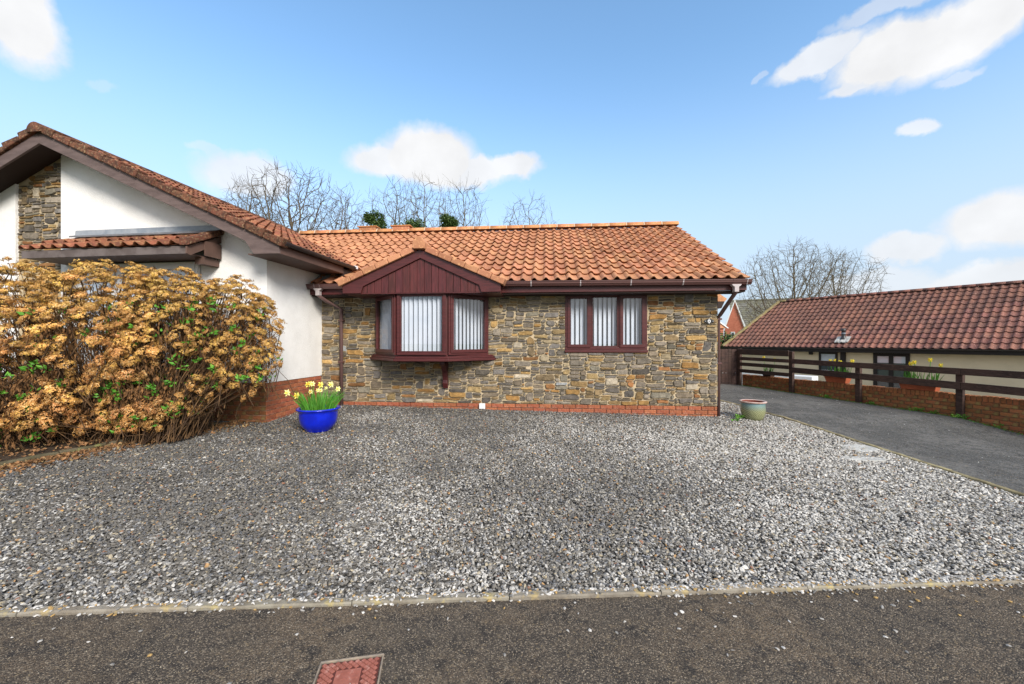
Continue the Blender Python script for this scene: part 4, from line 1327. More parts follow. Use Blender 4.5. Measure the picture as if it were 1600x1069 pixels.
b.build('lead_apron', M['concrete_pale'], fl)

# ------------------------------------------------------------------ BOUNDARY WALL, FENCE, GATE
FD = Vector((-.31, .9507, 0)).normalized()
P0 = Vector((8.43, 7.46, 0))
def FP(t, off=0.0):   # off: + = away from the drive
    n = Vector((FD.y, -FD.x, 0))
    return P0 + FD * t + n * off
bw = thing('garden_wall', 'low weathered red brick wall with brick on edge coping along the driveway', 'wall', (0, 0, 0))
T0, T1 = -4.4, 4.80
# the run's face must look to the drive (towards -x): run direction from far to near
dirn = Vector((-FD.x, -FD.y, 0))
ang = math.atan2(dirn.y, dirn.x)
b = MB()
def obox(b, t0, t1, o0, o1, z0, z1):
    q = [FP(t0, o0), FP(t1, o0), FP(t1, o1), FP(t0, o1)]
    i = len(b.v)
    for z in (z0, z1):
        for p in q: b.v.append((p.x, p.y, z))
    for f_ in ((0, 1, 2, 3), (7, 6, 5, 4), (0, 4, 5, 1), (1, 5, 6, 2), (2, 6, 7, 3), (3, 7, 4, 0)): b.face([i + k for k in f_])
obox(b, T0, T1, .055, .20, -1.14, .50)
b.build('wall_core', M['brick_mortar_dark'], bw)
start = FP(T1, .055)
nb1 = brick_run(bw, (start.x, start.y), (dirn.x, dirn.y), T1 + 1.35, .415 - .075 * 9 + .006, 9, 'brick_weathered', .014,
          keep=lambda a, z: z > fenceZ(P0.y + FD.y * (T1 - a)) - .05)
# coping: bricks on edge
cm = []
for k in range(5):
    b = MB(); rr = random.Random(k); h = .105 + rr.uniform(-.006, .006)
    b.box(0, .062, -.0, .17, 0, h); me_ = b.mesh('coping_brick', M['brick_weathered']); cm.append(me_)
a = 0; nn = 0
while a < T1 + 1.35:
    p = FP(T1 - a, .038)
    o = obj('coping_brick', random.choice(cm), bw, (p.x, p.y, .413 + RND.uniform(-.003, .003)), (0, RND.uniform(-.01, .01), ang))
    bevel(o, .006, 1); a += .0735; nn += 1
print('garden wall bricks', nb1, nn)
b = MB()
for r_ in range(8):
    aa = T1 + 1.35 + (0 if r_ % 2 else .11)
    while aa < T1 - T0:
        t = T1 - aa; v = RND.uniform(.75, 1.25); b.col = (v, v, v, 1)
        obox(b, t - .21, t, .041, .06, .006 + .415 - .075 * (r_ + 1), .006 + .415 - .075 * r_ - .01); aa += .225
obox(b, T0, -1.37, .038, .21, .413, .52)
stuff(b.build('outer_bricks', M['brick_weathered'], bw))

fn = thing('timber_fence', 'dark stained post and rail fence standing above the low brick wall', 'fence', (0, 0, 0))
posts = [4.85, 3.235, 1.675, 0.0, -1.6, -3.2]
ptop = [1.30, 1.247, 1.03, .97, .95, .93]
for k, (t, zt_) in enumerate(zip(posts, ptop)):
    b = MB(); obox(b, t - .05, t + .05, -.045, .037, fenceZ(P0.y + FD.y * t) - .1, zt_); bevel(b.build('post', M['fence'], fn), .006)
def rail(t0, t1, za0, zb0, za1, zb1, off=-.075):
    """za: bottom, zb: top at both ends; rails nailed to the drive side of the posts"""
    b = MB(); q = [FP(t0, off), FP(t0, off + .028), FP(t1, off + .028), FP(t1, off)]
    i = len(b.v); zs0 = (za0, za0, za1, za1); zs1 = (zb0, zb0, zb1, zb1)
    for p, z in zip(q, zs0): b.v.append((p.x, p.y, z))
    for p, z in zip(q, zs1): b.v.append((p.x, p.y, z))
    for f_ in ((0, 1, 2, 3), (7, 6, 5, 4), (4, 5, 1, 0), (5, 6, 2, 1), (6, 7, 3, 2), (7, 4, 0, 3)): b.face([i + k for k in f_])
    bevel(b.build('rail', M['fence'], fn), .005)
for (zb, za) in ((1.29, 1.125), (1.055, .955), (.89, .785), (.69, .585)):
    rail(3.27, 4.83, za - .01, zb - .015, za, zb)
def lin(t, a, b_): return a + (b_ - a) * (3.2 - t) / (3.2 + .8)
for (t1_, t0_) in ((3.2, 1.64), (1.635, -.03), (-.035, -1.63), (-1.635, -3.2)):
    for (top0, top1, h) in ((1.055, 1.00, .125), (.835, .728, .14)):
        rail(t0_, t1_, lin(t0_, top0, top1) - h, lin(t0_, top0, top1), lin(t1_, top0, top1) - h, lin(t1_, top0, top1), off=-.075 + RND.uniform(-.002, .002))

gate = thing('timber_gate', 'dark brown vertical board gate at the far end of the driveway', 'gate', (0, 0, 0))
gp0 = FP(4.88); x = gp0.x - .0; gy = gp0.y + .03
x_end = 4.9
k = 0
while x > x_end:
    b = MB(); w = .098; b.box(x - w, x, gy, gy + .02, .17 , 1.285 + RND.uniform(-.004, .004)); bevel(b.build('board', M['fence'], gate), .003, 1)
    x -= .102; k += 1
for z in (.4, 1.05):
    b = MB(); b.box(x_end, gp0.x - .02, gy + .022, gy + .06, z, z + .09); b.build('ledge', M['fence'], gate)
b = MB()
for k in range(9):
    xx = gp0.x - .08 - RND.random() * 1.0; zz = RND.choice((.55, .72, .95)); b.box(xx, xx + .012, gy - .004, gy, zz, zz + .012)
stuff(b.build('nail_heads', M['white_trim'], gate))

# ------------------------------------------------------------------ DAFFODILS
def blade(b, base, tip, w, bend):
    base, tip = Vector(base), Vector(tip); n = 5
    d = tip - base; side = d.cross(Vector((0, 1, 0)))
    side = Vector((side.x, side.y, 0)); side = side.normalized() if side.length > .001 else Vector((1, 0, 0))
    a = RND.uniform(-.7, .7); side = Vector((math.cos(a), math.sin(a), 0))
    prev = None
    for k in range(n + 1):
        t = k / n; p = base + d * t + Vector(bend) * (t * t)
        ww = w * (1 - t ** 3 * .9) * .5
        cur = (b.vert(p - side * ww), b.vert(p + side * ww))
        if prev: b.face((prev[0], prev[1], cur[1], cur[0]))
        prev = cur
def flower(parent, pos, face, size, trumpet_col='trumpet', petal='petal'):
    """six petals round a trumpet looking along face"""
    face = Vector(face).normalized(); q = face.to_track_quat('Z', 'Y')
    b = MB()
    for k in range(6):
        t = math.pi / 3 * k + .2; u = Vector((math.cos(t), math.sin(t), 0)); v = Vector((-math.sin(t), math.cos(t), 0))
        zz = -.12 if k % 2 else .02
        pts = [u * .12, u * .55 + v * .30 + Vector((0, 0, zz)), u * 1.05 + Vector((0, 0, zz * 1.5 + .08)), u * .55 - v * .30 + Vector((0, 0, zz))]
        i = len(b.v)
        for p in pts: b.vert(q @ (p * size))
        m_ = b.vert(q @ ((u * .55 + Vector((0, 0, zz + .1))) * size))
        b.face((i, i + 3, m_)); b.face((i, m_, i + 1)); b.face((m_, i + 3, i + 2)); b.face((m_, i + 2, i + 1))
    fo_ = b.build('flower', M[petal], parent, pos)
    b = MB(); rings = []
    for (r, z) in ((.18, .0), (.20, .3), (.27, .52), (.33, .58), (.20, .45), (.02, .1)):
        rings.append([b.vert(q @ (Vector((r * math.cos(2 * math.pi * k / 10), r * math.sin(2 * math.pi * k / 10), z)) * size)) for k in range(10)])
    for a_, c_ in zip(rings, rings[1:]):
        for k in range(10): b.face((a_[k], a_[(k + 1) % 10], c_[(k + 1) % 10], c_[k]))
    b.build('trumpet', M[trumpet_col], fo_)

# blue pot
PX, PY = -2.89, 5.93; PZ = g_gravel(PX, PY) - .005
pot = thing('blue_pot', 'wide cobalt blue glazed bowl planter on the gravel beside the white house', 'plant pot', (PX, PY, PZ))
b = MB(); b.smooth = True
prof = [(.0, .0), (.165, 0), (.17, .012), (.185, .03), (.225, .075), (.252, .13), (.262, .20), (.266, .27), (.270, .30), (.285, .312), (.300, .322), (.303, .333), (.296, .342), (.280, .344), (.262, .336), (.250, .31), (.245, .26)]
b.lathe(prof, 56); b.build('bowl', M['blue_pot'], pot)
b = MB(); b.lathe([(.247, .30), (.0, .31)], 30); b.build('soil', M['soil'], pot)
daf = thing('daffodils', 'clump of pale yellow daffodils growing in the blue bowl planter', 'daffodils', (PX, PY, PZ))
b = MB()
for k in range(150):
    a = RND.uniform(0, 6.28); r = .22 * math.sqrt(RND.random()); bx_, by_ = r * math.cos(a), r * math.sin(a)
    h = RND.uniform(.18, .36); lean = .5 + RND.random() * .6
    v = RND.uniform(.6, 1.3); b.col = (v * RND.uniform(.8, 1.3), v, v * .8, 1)
    blade(b, (bx_, by_, .30), (bx_ * (1 + lean * .5), by_ * (1 + lean * .5), .30 + h), .014, (bx_ * .3, by_ * .3, -.02))
for k in range(20):
    a = RND.choice((-1, 1)); bx_ = a * RND.uniform(.12, .2); b.col = (.9, 1.1, .7, 1)
    blade(b, (bx_, RND.uniform(-.1, .1), .30), (bx_ + a * RND.uniform(.06, .16), RND.uniform(-.15, .1), .30 + RND.uniform(.18, .33)), .009, (a * .03, 0, 0))
stuff(b.build('leaves', M['daff_leaf'], daf))
# flower heads by where they show over the bowl: dx (m), dz (m above the bowl foot)
FL = [(-.385, .60, 1.25, 0), (-.24, .56, 1.2, 1), (-.185, .70, 1.1, 1), (-.125, .715, 1.1, 1), (-.02, .73, .95, 0), (.045, .705, 1.2, 1), (.165, .70, 1.25, 0), (.345, .655, 1.0, 0),
      (-.11, .60, .9, 2), (.04, .63, .8, 0), (.105, .635, .75, 2), (.12, .655, .6, 0)]
for (dx, dz, s_, kind) in FL:
    dy = RND.uniform(-.18, .05)
    p = Vector((dx, dy, dz - .02)); root = Vector((dx * .45, dy * .5, .3))
    b = MB(); b.smooth = True; mid = (p + root) / 2 + Vector((-dx * .05, 0, .03)); b.col = (.9, 1.0, .8, 1)
    b.tube([root, mid, p + Vector((0, .02, .0))], .004, 5); b.build('stalk', M['daff_leaf'], daf)
    flower(daf, p, (dx * .5 + RND.uniform(-.3, .3), -1, RND.uniform(-.1, .35)), .043 * s_, 'trumpet' if kind else 'petal', 'petal' if kind == 1 else 'petal_cream')

# round glazed pot
RX, RY = 4.22, 6.95; RZ = g_gravel(RX, RY) - .008
rp = thing('round_pot', 'empty round pot with streaky blue green glaze at the corner of the stone bungalow', 'plant pot', (RX, RY, RZ))
b = MB(); b.smooth = True
b.lathe([(0, 0), (.125, 0), (.14, .01), (.168, .06), (.188, .13), (.192, .19), (.188, .25), (.184, .285), (.183, .30)], 48); b.build('pot_body', M['glaze'], rp)
b = MB(); b.smooth = True; b.lathe([(.183, .298), (.200, .303), (.212, .315), (.212, .325), (.200, .332), (.178, .330), (.170, .322)], 48); b.build('rim', M['pot_rim'], rp)
b = MB(); b.smooth = True; b.lathe([(.171, .324), (.165, .25), (.16, .16), (.0, .15)], 40); b.build('pot_inside', M['pot_inside'], rp)

# troughs of daffodils on the wall
def trough(t, L_, h, label, dlabel, flowers, dark=False, n=26, hh=.30):
    p = FP(t, .13)
    o = thing('planter_trough', label, 'planter', (p.x, p.y, .52), ang, 'troughs of daffodils on the garden wall')
    b = MB()
    w0, w1 = .075, .10; l0, l1 = L_ / 2 - .04, L_ / 2
    i = len(b.v)
    for (l, w, z) in ((l0, w0, 0), (l1, w1, h), (l1 + .015, w1 + .015, h), (l1 + .015, w1 + .015, h + .025), (l1 - .01, w1 - .01, h + .025), (l1 - .02, w1 - .02, h - .03)):
        for (a_, c_) in ((-l, -w), (l, -w), (l, w), (-l, w)): b.v.append((a_, c_, z))
    for r in range(5):
        for k in range(4):
            k2 = (k + 1) % 4; b.face((i + r * 4 + k, i + r * 4 + k2, i + r * 4 + 4 + k2, i + r * 4 + 4 + k))
    b.face((i, i + 3, i + 2, i + 1))
    bevel(b.build('trough_body', M['terracotta'] if not dark else M['fence'], o), .006)
    b = MB(); b.poly([(-l1 + .02, -w1 + .02, h - .02), (l1 - .02, -w1 + .02, h - .02), (l1 - .02, w1 - .02, h - .02), (-l1 + .02, w1 - .02, h - .02)]); b.build('soil', M['soil'], o)
    d = thing('daffodils', dlabel, 'daffodils', (p.x, p.y, .52), ang, 'daffodils in the wall troughs')
    b = MB()
    for k in range(n * 2):
        x = RND.uniform(-l0, l0); y = RND.uniform(-.04, .04); v = RND.uniform(.6, 1.1); b.col = (v, v, v, 1)
        blade(b, (x, y, h - .02), (x * 1.15 + RND.uniform(-.05, .05), y, h + hh * RND.uniform(.5, .95)), .016, (RND.uniform(-.03, .05), 0, 0))
    stuff(b.build('leaves', M['daff_leaf'], d))
    for (fx, fz) in flowers:
        b = MB(); b.smooth = True; b.tube([(fx * .8, 0, h), (fx, 0, h + (fz - h) * .9), (fx, -.01, fz)], .005, 5); b.build('stalk', M['daff_leaf'], d)
        flower(d, (fx, -.01, fz), (RND.uniform(-.4, .4), -1, .3), .052, 'trumpet', 'petal_yellow')
M['petal_yellow'] = mat('bright_yellow_petal', (.85, .72, .04), .6)
trough(.66, .62, .15, 'long terracotta trough on the garden wall in front of the cream wall, nearest the road', 'yellow daffodils in the near terracotta trough on the garden wall',
       [(-.08, .56), (-.14, .53), (.17, .62), (.33, .52)], hh=.30)
trough(2.20, .50, .14, 'terracotta trough on the garden wall in the middle bay of the fence', 'yellow daffodils in the middle terracotta trough on the garden wall',
       [(-.16, .52), (-.06, .53), (.06, .50), (.32, .53)], hh=.30)
trough(4.0, .30, .10, 'dark round bottomed trough on the garden wall behind the four rail bay', 'sparse daffodils in the dark trough behind the four rail bay',
       [(-.15, .53), (.18, .50)], dark=True, n=10, hh=.26)

# ------------------------------------------------------------------ covers and slabs
mh = thing('inspection_cover', 'rusty red square metal cover with a diamond pattern set in the road', 'manhole cover', (-.613, 1.905, .0), 0)
mh.rotation_euler = (0, 0, math.atan2(.05, .277))
S = .285; Ld = .42
b = MB()
for (x0, x1, y0, y1) in ((-S, 0, -.010, 0), (-S, 0, -Ld, -Ld + .010), (-S, -S + .008, -Ld + .01, -.01), (-.008, 0, -Ld + .01, -.01)):
    b.box(x0, x1, y0, y1, -.02, .009)
bevel(b.build('frame', M['cover_frame'], mh), .002, 1)
b = MB(); b.box(-S + .008, -.008, -Ld + .01, -.010, -.02, -.004); b.build('shadow_gap', M['black_wood'], mh)
b = MB(); b.box(-S + .013, -.013, -Ld + .015, -.015, -.01, .002); pl_ = b.build('plate', M['cover_dark'], mh)
b = MB(); st = .025
nx_, ny_ = int((S - .03) / st * 1.0), int((Ld - .03) / st)
for i in range(nx_ * 2):
    for j in range(ny_ * 2):
        if (i + j) % 2: continue
        cx = -S + .024 + i * st / 2 * 1.15; cy_ = -Ld + .026 + j * st / 2 * 1.05
        if cx > -.022 or cy_ > -.022: continue
        if -.205 < cx < -.085 and -.22 < cy_ < -.062: continue
        r = .0117; b.prism([(cx - r * .95, cy_), (cx, cy_ - r), (cx + r * .95, cy_), (cx, cy_ + r)], 'z', .0018, .0062)
stuff(b.build('raised_diamonds', M['cover_red'], mh))
b = MB(); b.box(-.20, -.09, -.215, -.066, .002, .0048); lp = bevel(b.build('letter_panel', M['cover_red'], mh), .001, 1)
b = MB(); rr = random.Random(4)
for j in range(4):
    x = -.192
    while x < -.105:
        w = rr.uniform(.006, .016); b.box(x, x + w, -.088 - j * .032, -.082 - j * .032, .0048, .0062)
        if rr.random() < .6: b.box(x, x + .004, -.098 - j * .032, -.088 - j * .032, .0048, .0062)
        x += w + .006
stuff(b.build('worn_relief', M['cover_red'], lp))

def slab(label, cx, cy, a, c, rot):
    z = g_gravel(cx, cy)
    b = MB(); n = 40; rr = random.Random(int(cx * 100))
    pts = [(a * math.copysign(abs(math.cos(t)) ** .8, math.cos(t)) * (1 + .03 * math.sin(5 * t)), c * math.copysign(abs(math.sin(t)) ** .85, math.sin(t)) * (1 + .05 * math.sin(3 * t + 1))) for t in [2 * math.pi * k / n for k in range(n)]]
    b.prism(pts, 'z', -.03, .006)
    o = b.build('concrete_slab', M['concrete_pale'], None, (cx, cy, z + .004), (0, 0, rot)); bevel(o, .01)
    tag(o, label, 'slab')
slab('larger pale oval concrete slab in the gravel against the driveway edging', 4.62, 5.28, .22, .17, .3)
slab('smaller pale slab half buried in gravel nearer the road than the other slab', 4.28, 4.83, .24, .09, -.15)

# ------------------------------------------------------------------ pebbles and litter through geometry nodes
def pebble_variants(n, flat, seed):
    col = bpy.data.collections.new('chipping_shapes')
    base = np.array([])
    import bmesh
    for k in range(n):
        bm = bmesh.new(); bmesh.ops.create_icosphere(bm, subdivisions=1, radius=1)
        rr = random.Random(seed + k)
        ex, ey, ez = 1.0, rr.uniform(.5, .85), rr.uniform(*flat)
        for v in bm.verts:
            d = 1 + mnoise.noise(v.co * 1.1 + Vector((k * 7.1, 0, seed))) * .55
            v.co = Vector((v.co.x * ex * d, v.co.y * ey * d, v.co.z * ez * d))
        me = bpy.data.meshes.new('chipping'); bm.to_mesh(me); bm.free()
        me.materials.append(M['pebble'])
        o = bpy.data.objects.new('chipping', me); col.objects.link(o)
    return col
def leaf_variants(n):
    col = bpy.data.collections.new('litter_shapes')
    for k in range(n):
        rr = random.Random(k); b = MB(); N_ = 6
        pts = [(1, 0), (.45, .42), (-.3, .45), (-1, .05), (-.3, -.45), (.45, -.42)]
        z = [rr.uniform(-.25, .35) for _ in pts]
        c = b.vert((0, 0, rr.uniform(-.15, .1)))
        ii = [b.vert((p[0] * rr.uniform(.8, 1.1), p[1] * rr.uniform(.7, 1.2), zz)) for p, zz in zip(pts, z)]
        for q in range(N_): b.face((c, ii[q], ii[(q + 1) % N_]))
        me = b.mesh('leaf', M['pebble']); o = bpy.data.objects.new('leaf', me); col.objects.link(o)
    return col
def scatter(name, pts, rots, scls, cols, collection, nvar, parent=None):
    me = bpy.data.meshes.new(name)
    n = len(pts)
    me.vertices.add(n); me.vertices.foreach_set('co', np.asarray(pts, np.float32).ravel())
    a = me.attributes.new('prot', 'FLOAT_VECTOR', 'POINT'); a.data.foreach_set('vector', np.asarray(rots, np.float32).ravel())
    a = me.attributes.new('pscl', 'FLOAT', 'POINT'); a.data.foreach_set('value', np.asarray(scls, np.float32).ravel())
    c4 = np.ones((n, 4), np.float32); c4[:, :3] = cols
    a = me.attributes.new('pcol', 'FLOAT_COLOR', 'POINT'); a.data.foreach_set('color', c4.ravel())
    idx = np.random.RandomState(3).randint(0, nvar, n).astype(np.int32)
    a = me.attributes.new('pidx', 'INT', 'POINT'); a.data.foreach_set('value', idx)
    me.materials.append(M['pebble'])
    o = obj(name, me, parent)
    ng = bpy.data.node_groups.new(name, 'GeometryNodeTree')
    ng.interface.new_socket('Geometry', in_out='INPUT', socket_type='NodeSocketGeometry')
    ng.interface.new_socket('Geometry', in_out='OUTPUT', socket_type='NodeSocketGeometry')
    N = ng.nodes; L = ng.links
    gi = N.new('NodeGroupInput'); go = N.new('NodeGroupOutput')
    m2p = N.new('GeometryNodeMeshToPoints'); L.new(gi.outputs[0], m2p.inputs[0]); m2p.inputs['Radius'].default_value = .001
    ci = N.new('GeometryNodeCollectionInfo'); ci.inputs['Collection'].default_value = collection
    ci.inputs['Separate Children'].default_value = True
    iop = N.new('GeometryNodeInstanceOnPoints'); iop.inputs['Pick Instance'].default_value = True
    def attr(nm, ty):
        x = N.new('GeometryNodeInputNamedAttribute'); x.data_type = ty; x.inputs['Name'].default_value = nm; return x.outputs['Attribute']
    L.new(m2p.outputs[0], iop.inputs['Points']); L.new(ci.outputs[0], iop.inputs['Instance'])
    L.new(attr('pidx', 'INT'), iop.inputs['Instance Index'])
    e2r = N.new('FunctionNodeEulerToRotation'); L.new(attr('prot', 'FLOAT_VECTOR'), e2r.inputs[0]); L.new(e2r.outputs[0], iop.inputs['Rotation'])
    L.new(attr('pscl', 'FLOAT'), iop.inputs['Scale'])
    L.new(iop.outputs[0], go.inputs[0])
    md = o.modifiers.new('scatter', 'NODES'); md.node_group = ng
    return o

BE0, BE1 = Vector((-6.25, 3.35)), Vector((-4.55, 6.12))     # bed edging line
def bed_side(X, Y):   # >0: on the forecourt side
    d = BE1 - BE0; return (X - BE0.x) * d.y - (Y - BE0.y) * d.x
NR = np.random.RandomState(7)
def nfield(X, Y, s, o=0.): return mnoise.noise(Vector((X * s + o, Y * s - o, o * .3)))
def in_forecourt(X, Y):
    if X > DRX - .02 - max(0, (Y - 7.7) * .28): return False
    if Y < kerbY(X) + .045: return False
    if X < BE0.x + 20 and bed_side(X, Y) < -.02 and Y > 3.0: return False
    xm, ym = to_local(O_MAIN, A_MAIN, X, Y)
    if ym > -.03 and xm < .05: return False
    xw, yw = to_local(O_WING, A_WING, X, Y)
    if xw < .02 and yw > -.03: return False
    if abs(X) > 1.36 * Y + 1.7: return False
    for (cx, cy_, r) in ((PX, PY, .165), (RX, RY, .12)):
        if (X - cx) ** 2 + (Y - cy_) ** 2 < r * r: return False
    if Y > 8.9: return False
    return True
cands = []
def palette(X, Y):
    xm, ym = to_local(O_MAIN, A_MAIN, X, Y)
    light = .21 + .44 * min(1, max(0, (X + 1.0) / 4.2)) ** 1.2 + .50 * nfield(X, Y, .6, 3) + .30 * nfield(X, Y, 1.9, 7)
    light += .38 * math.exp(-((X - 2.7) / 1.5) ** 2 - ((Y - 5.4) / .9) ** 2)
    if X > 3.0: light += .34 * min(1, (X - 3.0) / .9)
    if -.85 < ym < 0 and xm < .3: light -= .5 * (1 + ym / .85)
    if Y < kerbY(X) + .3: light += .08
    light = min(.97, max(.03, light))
    u = NR.rand()
    if u < .022: c = (.36, .22, .10) if NR.rand() < .6 else (.26, .13, .08)
    elif u < .07: c = (.36, .31, .22)
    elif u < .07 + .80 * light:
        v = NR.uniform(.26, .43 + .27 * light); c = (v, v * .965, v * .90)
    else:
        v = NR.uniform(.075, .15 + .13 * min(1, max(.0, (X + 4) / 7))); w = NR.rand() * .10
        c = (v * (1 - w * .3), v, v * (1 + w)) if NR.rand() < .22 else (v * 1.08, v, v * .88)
    return c
pts, rots, scls, cols = [], [], [], []
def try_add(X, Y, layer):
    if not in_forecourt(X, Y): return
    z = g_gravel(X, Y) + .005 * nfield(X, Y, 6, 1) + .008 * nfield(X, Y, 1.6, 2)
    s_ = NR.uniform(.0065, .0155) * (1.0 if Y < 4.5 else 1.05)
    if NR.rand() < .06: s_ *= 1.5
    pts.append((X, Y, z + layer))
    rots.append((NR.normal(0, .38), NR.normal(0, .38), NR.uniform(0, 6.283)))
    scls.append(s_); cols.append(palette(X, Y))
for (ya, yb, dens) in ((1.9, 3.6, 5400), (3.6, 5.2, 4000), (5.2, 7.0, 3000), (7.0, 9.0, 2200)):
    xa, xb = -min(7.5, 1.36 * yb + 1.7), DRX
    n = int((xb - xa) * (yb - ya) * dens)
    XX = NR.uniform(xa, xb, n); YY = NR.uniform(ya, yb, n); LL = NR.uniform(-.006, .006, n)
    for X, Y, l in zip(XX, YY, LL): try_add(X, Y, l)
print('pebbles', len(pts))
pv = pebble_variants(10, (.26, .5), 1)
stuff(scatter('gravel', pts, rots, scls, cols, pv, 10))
# stray chippings on kerb and road
pts, rots, scls, cols = [], [], [], []
for k in range(2000):
    X = NR.uniform(-3.2, 3.8) if k < 1100 else NR.uniform(.8, 4.6)
    Y = kerbY(X) + .05 - abs(NR.normal(0, .035 if k % 12 else .3))
    on = Y > kerbY(X)
    pts.append((X, Y, (.024 if on else .004) + road_z(X))); rots.append((NR.normal(0, .2), NR.normal(0, .2), NR.uniform(0, 6.28))); scls.append(NR.uniform(.007, .014))
    v = NR.uniform(.12, .65); cols.append((v, v * .96, v * .9) if NR.rand() < .85 else (.4, .26, .1))
for k in range(900):      # grit on the tarmac
    X = NR.uniform(-3.6, 4.4); Y = NR.uniform(1.15, kerbY(X)); v = NR.uniform(.2, .5)
    pts.append((X, Y, .001 + road_z(X))); rots.append((NR.normal(0, .3), NR.normal(0, .3), NR.uniform(0, 6.28))); scls.append(NR.uniform(.0015, .0034)); cols.append((v, v * .9, v * .7))
for k in range(160):
    Y = NR.uniform(3, 11); X = NR.uniform(DRX + .05, fenceX(Y) - .1)
    pts.append((X, Y, drive_z(X, Y) + .006)); rots.append((0, 0, NR.uniform(0, 6.28))); scls.append(NR.uniform(.004, .011)); v = NR.uniform(.3, .75); cols.append((v, v, v * .95))
stuff(scatter('loose_chippings', pts, rots, scls, cols, pv, 10))

# planting bed
def bed_fn(u, v):
    base = BE0 + (BE1 - BE0) * v
    X = base.x - 5.5 * u; Y = base.y + .15 * u
    return (X, Y, g_gravel(X, Y) + .03 + .04 * u)
struct(grid_sheet('planting_bed', M['soil'], bed_fn, 16, 12))
be = tag(obj('bed_edging', None), 'mossy concrete edging strip along the shrub bed beside the gravel', 'edging')
ed = (BE1 - BE0).normalized(); L_tot = (BE1 - BE0).length; eang = math.atan2(ed.y, ed.x)
for k in range(4):
    t = k * L_tot / 4; p = BE0 + ed * t; q = BE0 + ed * (t + L_tot / 4)
    b = MB(); Lk = L_tot / 4 - .008; n = 8; rr = random.Random(k)
    rings = []
    for i in range(n + 1):
        x = Lk * i / n; j = rr.uniform(-.006, .006)
        rings.append([b.vert(pp) for pp in ((x, -.03, -.1), (x, -.03 + j, .045 + j), (x, -.02, .062 + j), (x, .02, .062 + j), (x, .03, .045), (x, .03, -.1))])
    for i in range(n):
        for qq in range(5): b.face((rings[i][qq], rings[i + 1][qq], rings[i + 1][qq + 1], rings[i][qq + 1]))
    b.face(rings[0]); b.face(rings[-1][::-1])
    zz0, zz1 = g_gravel(p.x, p.y), g_gravel(q.x, q.y)
    b.build('edging_stone', M['bed_edge'], be, (p.x, p.y, zz0 - .01), (0, -math.atan((zz1 - zz0) / Lk), eang))
pts, rots, scls, cols = [], [], [], []
dn = Vector((ed.y, -ed.x))
for k in range(5200):
    t = NR.uniform(-.1, L_tot + .5); o_ = abs(NR.normal(0, .16)) if k < 2600 else -NR.uniform(0, 1.6)
    if k >= 4800: o_ = NR.uniform(0, .5)
    X = BE0.x + ed.x * t + dn.x * o_; Y = BE0.y + ed.y * t + dn.y * o_
    xw, yw = to_local(O_WING, A_WING, X, Y)
    if yw > -.05 and xw < .1: continue
    z = g_gravel(X, Y) + (.012 if o_ > 0 else .05) + NR.uniform(0, .012)
    pts.append((X, Y, z)); rots.append((NR.normal(0, .5), NR.normal(0, .5), NR.uniform(0, 6.28))); scls.append(NR.uniform(.012, .032))
    v = NR.uniform(.35, 1.25); cols.append((.27 * v, .14 * v, .06 * v) if NR.rand() < .85 else (.4 * v, .28 * v, .13 * v))
for k in range(90):      # odd leaves blown over the gravel
    X, Y = NR.uniform(-4, 4.5), NR.uniform(2.5, 7)
    if not in_forecourt(X, Y): continue
    pts.append((X, Y, g_gravel(X, Y) + .022)); rots.append((NR.normal(0, .4), NR.normal(0, .4), NR.uniform(0, 6.28))); scls.append(NR.uniform(.010, .018)); cols.append((.40, .24, .08))
stuff(scatter('leaf_litter', pts, rots, scls, cols, leaf_variants(6), 6))

# ------------------------------------------------------------------ HYDRANGEA
hy = thing('hydrangea_shrub', 'huge hydrangea shrub covered in dry tan flower heads beside the white house', 'shrub', (-5.6, 5.5, .25))
HO = Vector((-5.6, 5.5, .25))
ELL = [((-7.0, 5.35, 1.15), (1.55, .85, 1.42)), ((-5.55, 5.5, 1.25), (1.15, .80, 1.32)), ((-4.8, 5.55, 1.38), (.80, .66, 1.10)), ((-4.05, 5.72, 1.45), (.70, .50, .95)), ((-6.3, 4.9, .75), (.9, .55, .75)), ((-4.85, 5.35, .72), (.6, .45, .45))]
def inside(p, k=1.0):
    return any(((p.x - c[0]) / (r[0] * k)) ** 2 + ((p.y - c[1]) / (r[1] * k)) ** 2 + ((p.z - c[2]) / (r[2] * k)) ** 2 < 1 for c, r in ELL)
def valid(p):
    xw, yw = to_local(O_WING, A_WING, p.x, p.y)
    if xw < .3 and yw > -.14: return False
    if p.z > 2.80: return False
    if yw > -.72 and p.z > 2.74 and xw < -.7: return False
    return p.z > .38
hr = random.Random(21)
heads = []
tries = 0
while len(heads) < 1150 and tries < 160000:
    tries += 1
    c, r = hr.choice(ELL)
    th = hr.uniform(0, 2 * math.pi); ph = math.acos(hr.uniform(-.75, 1))
    d = Vector((math.sin(ph) * math.cos(th), math.sin(ph) * math.sin(th), math.cos(ph)))
    k = hr.uniform(.86, 1.06) if hr.random() < .75 else hr.uniform(.6, .9)
    p = Vector((c[0] + d.x * r[0] * k, c[1] + d.y * r[1] * k, c[2] + d.z * r[2] * k))
    if d.y > .35 and d.z < .5: continue
    if not valid(p) or inside(p, .82 if k > .85 else .5): continue
    if mnoise.noise(p * 2.1) < (-.02 if p.z < 1.35 else -.34): continue
    if p.z < 1.0 and hr.random() < .4: continue
    mind = .080 if p.x > -4.6 else .082
    if any((p - q).length < mind for q, _ in heads): continue
    heads.append((p, d))
print('heads', len(heads))
hm = []
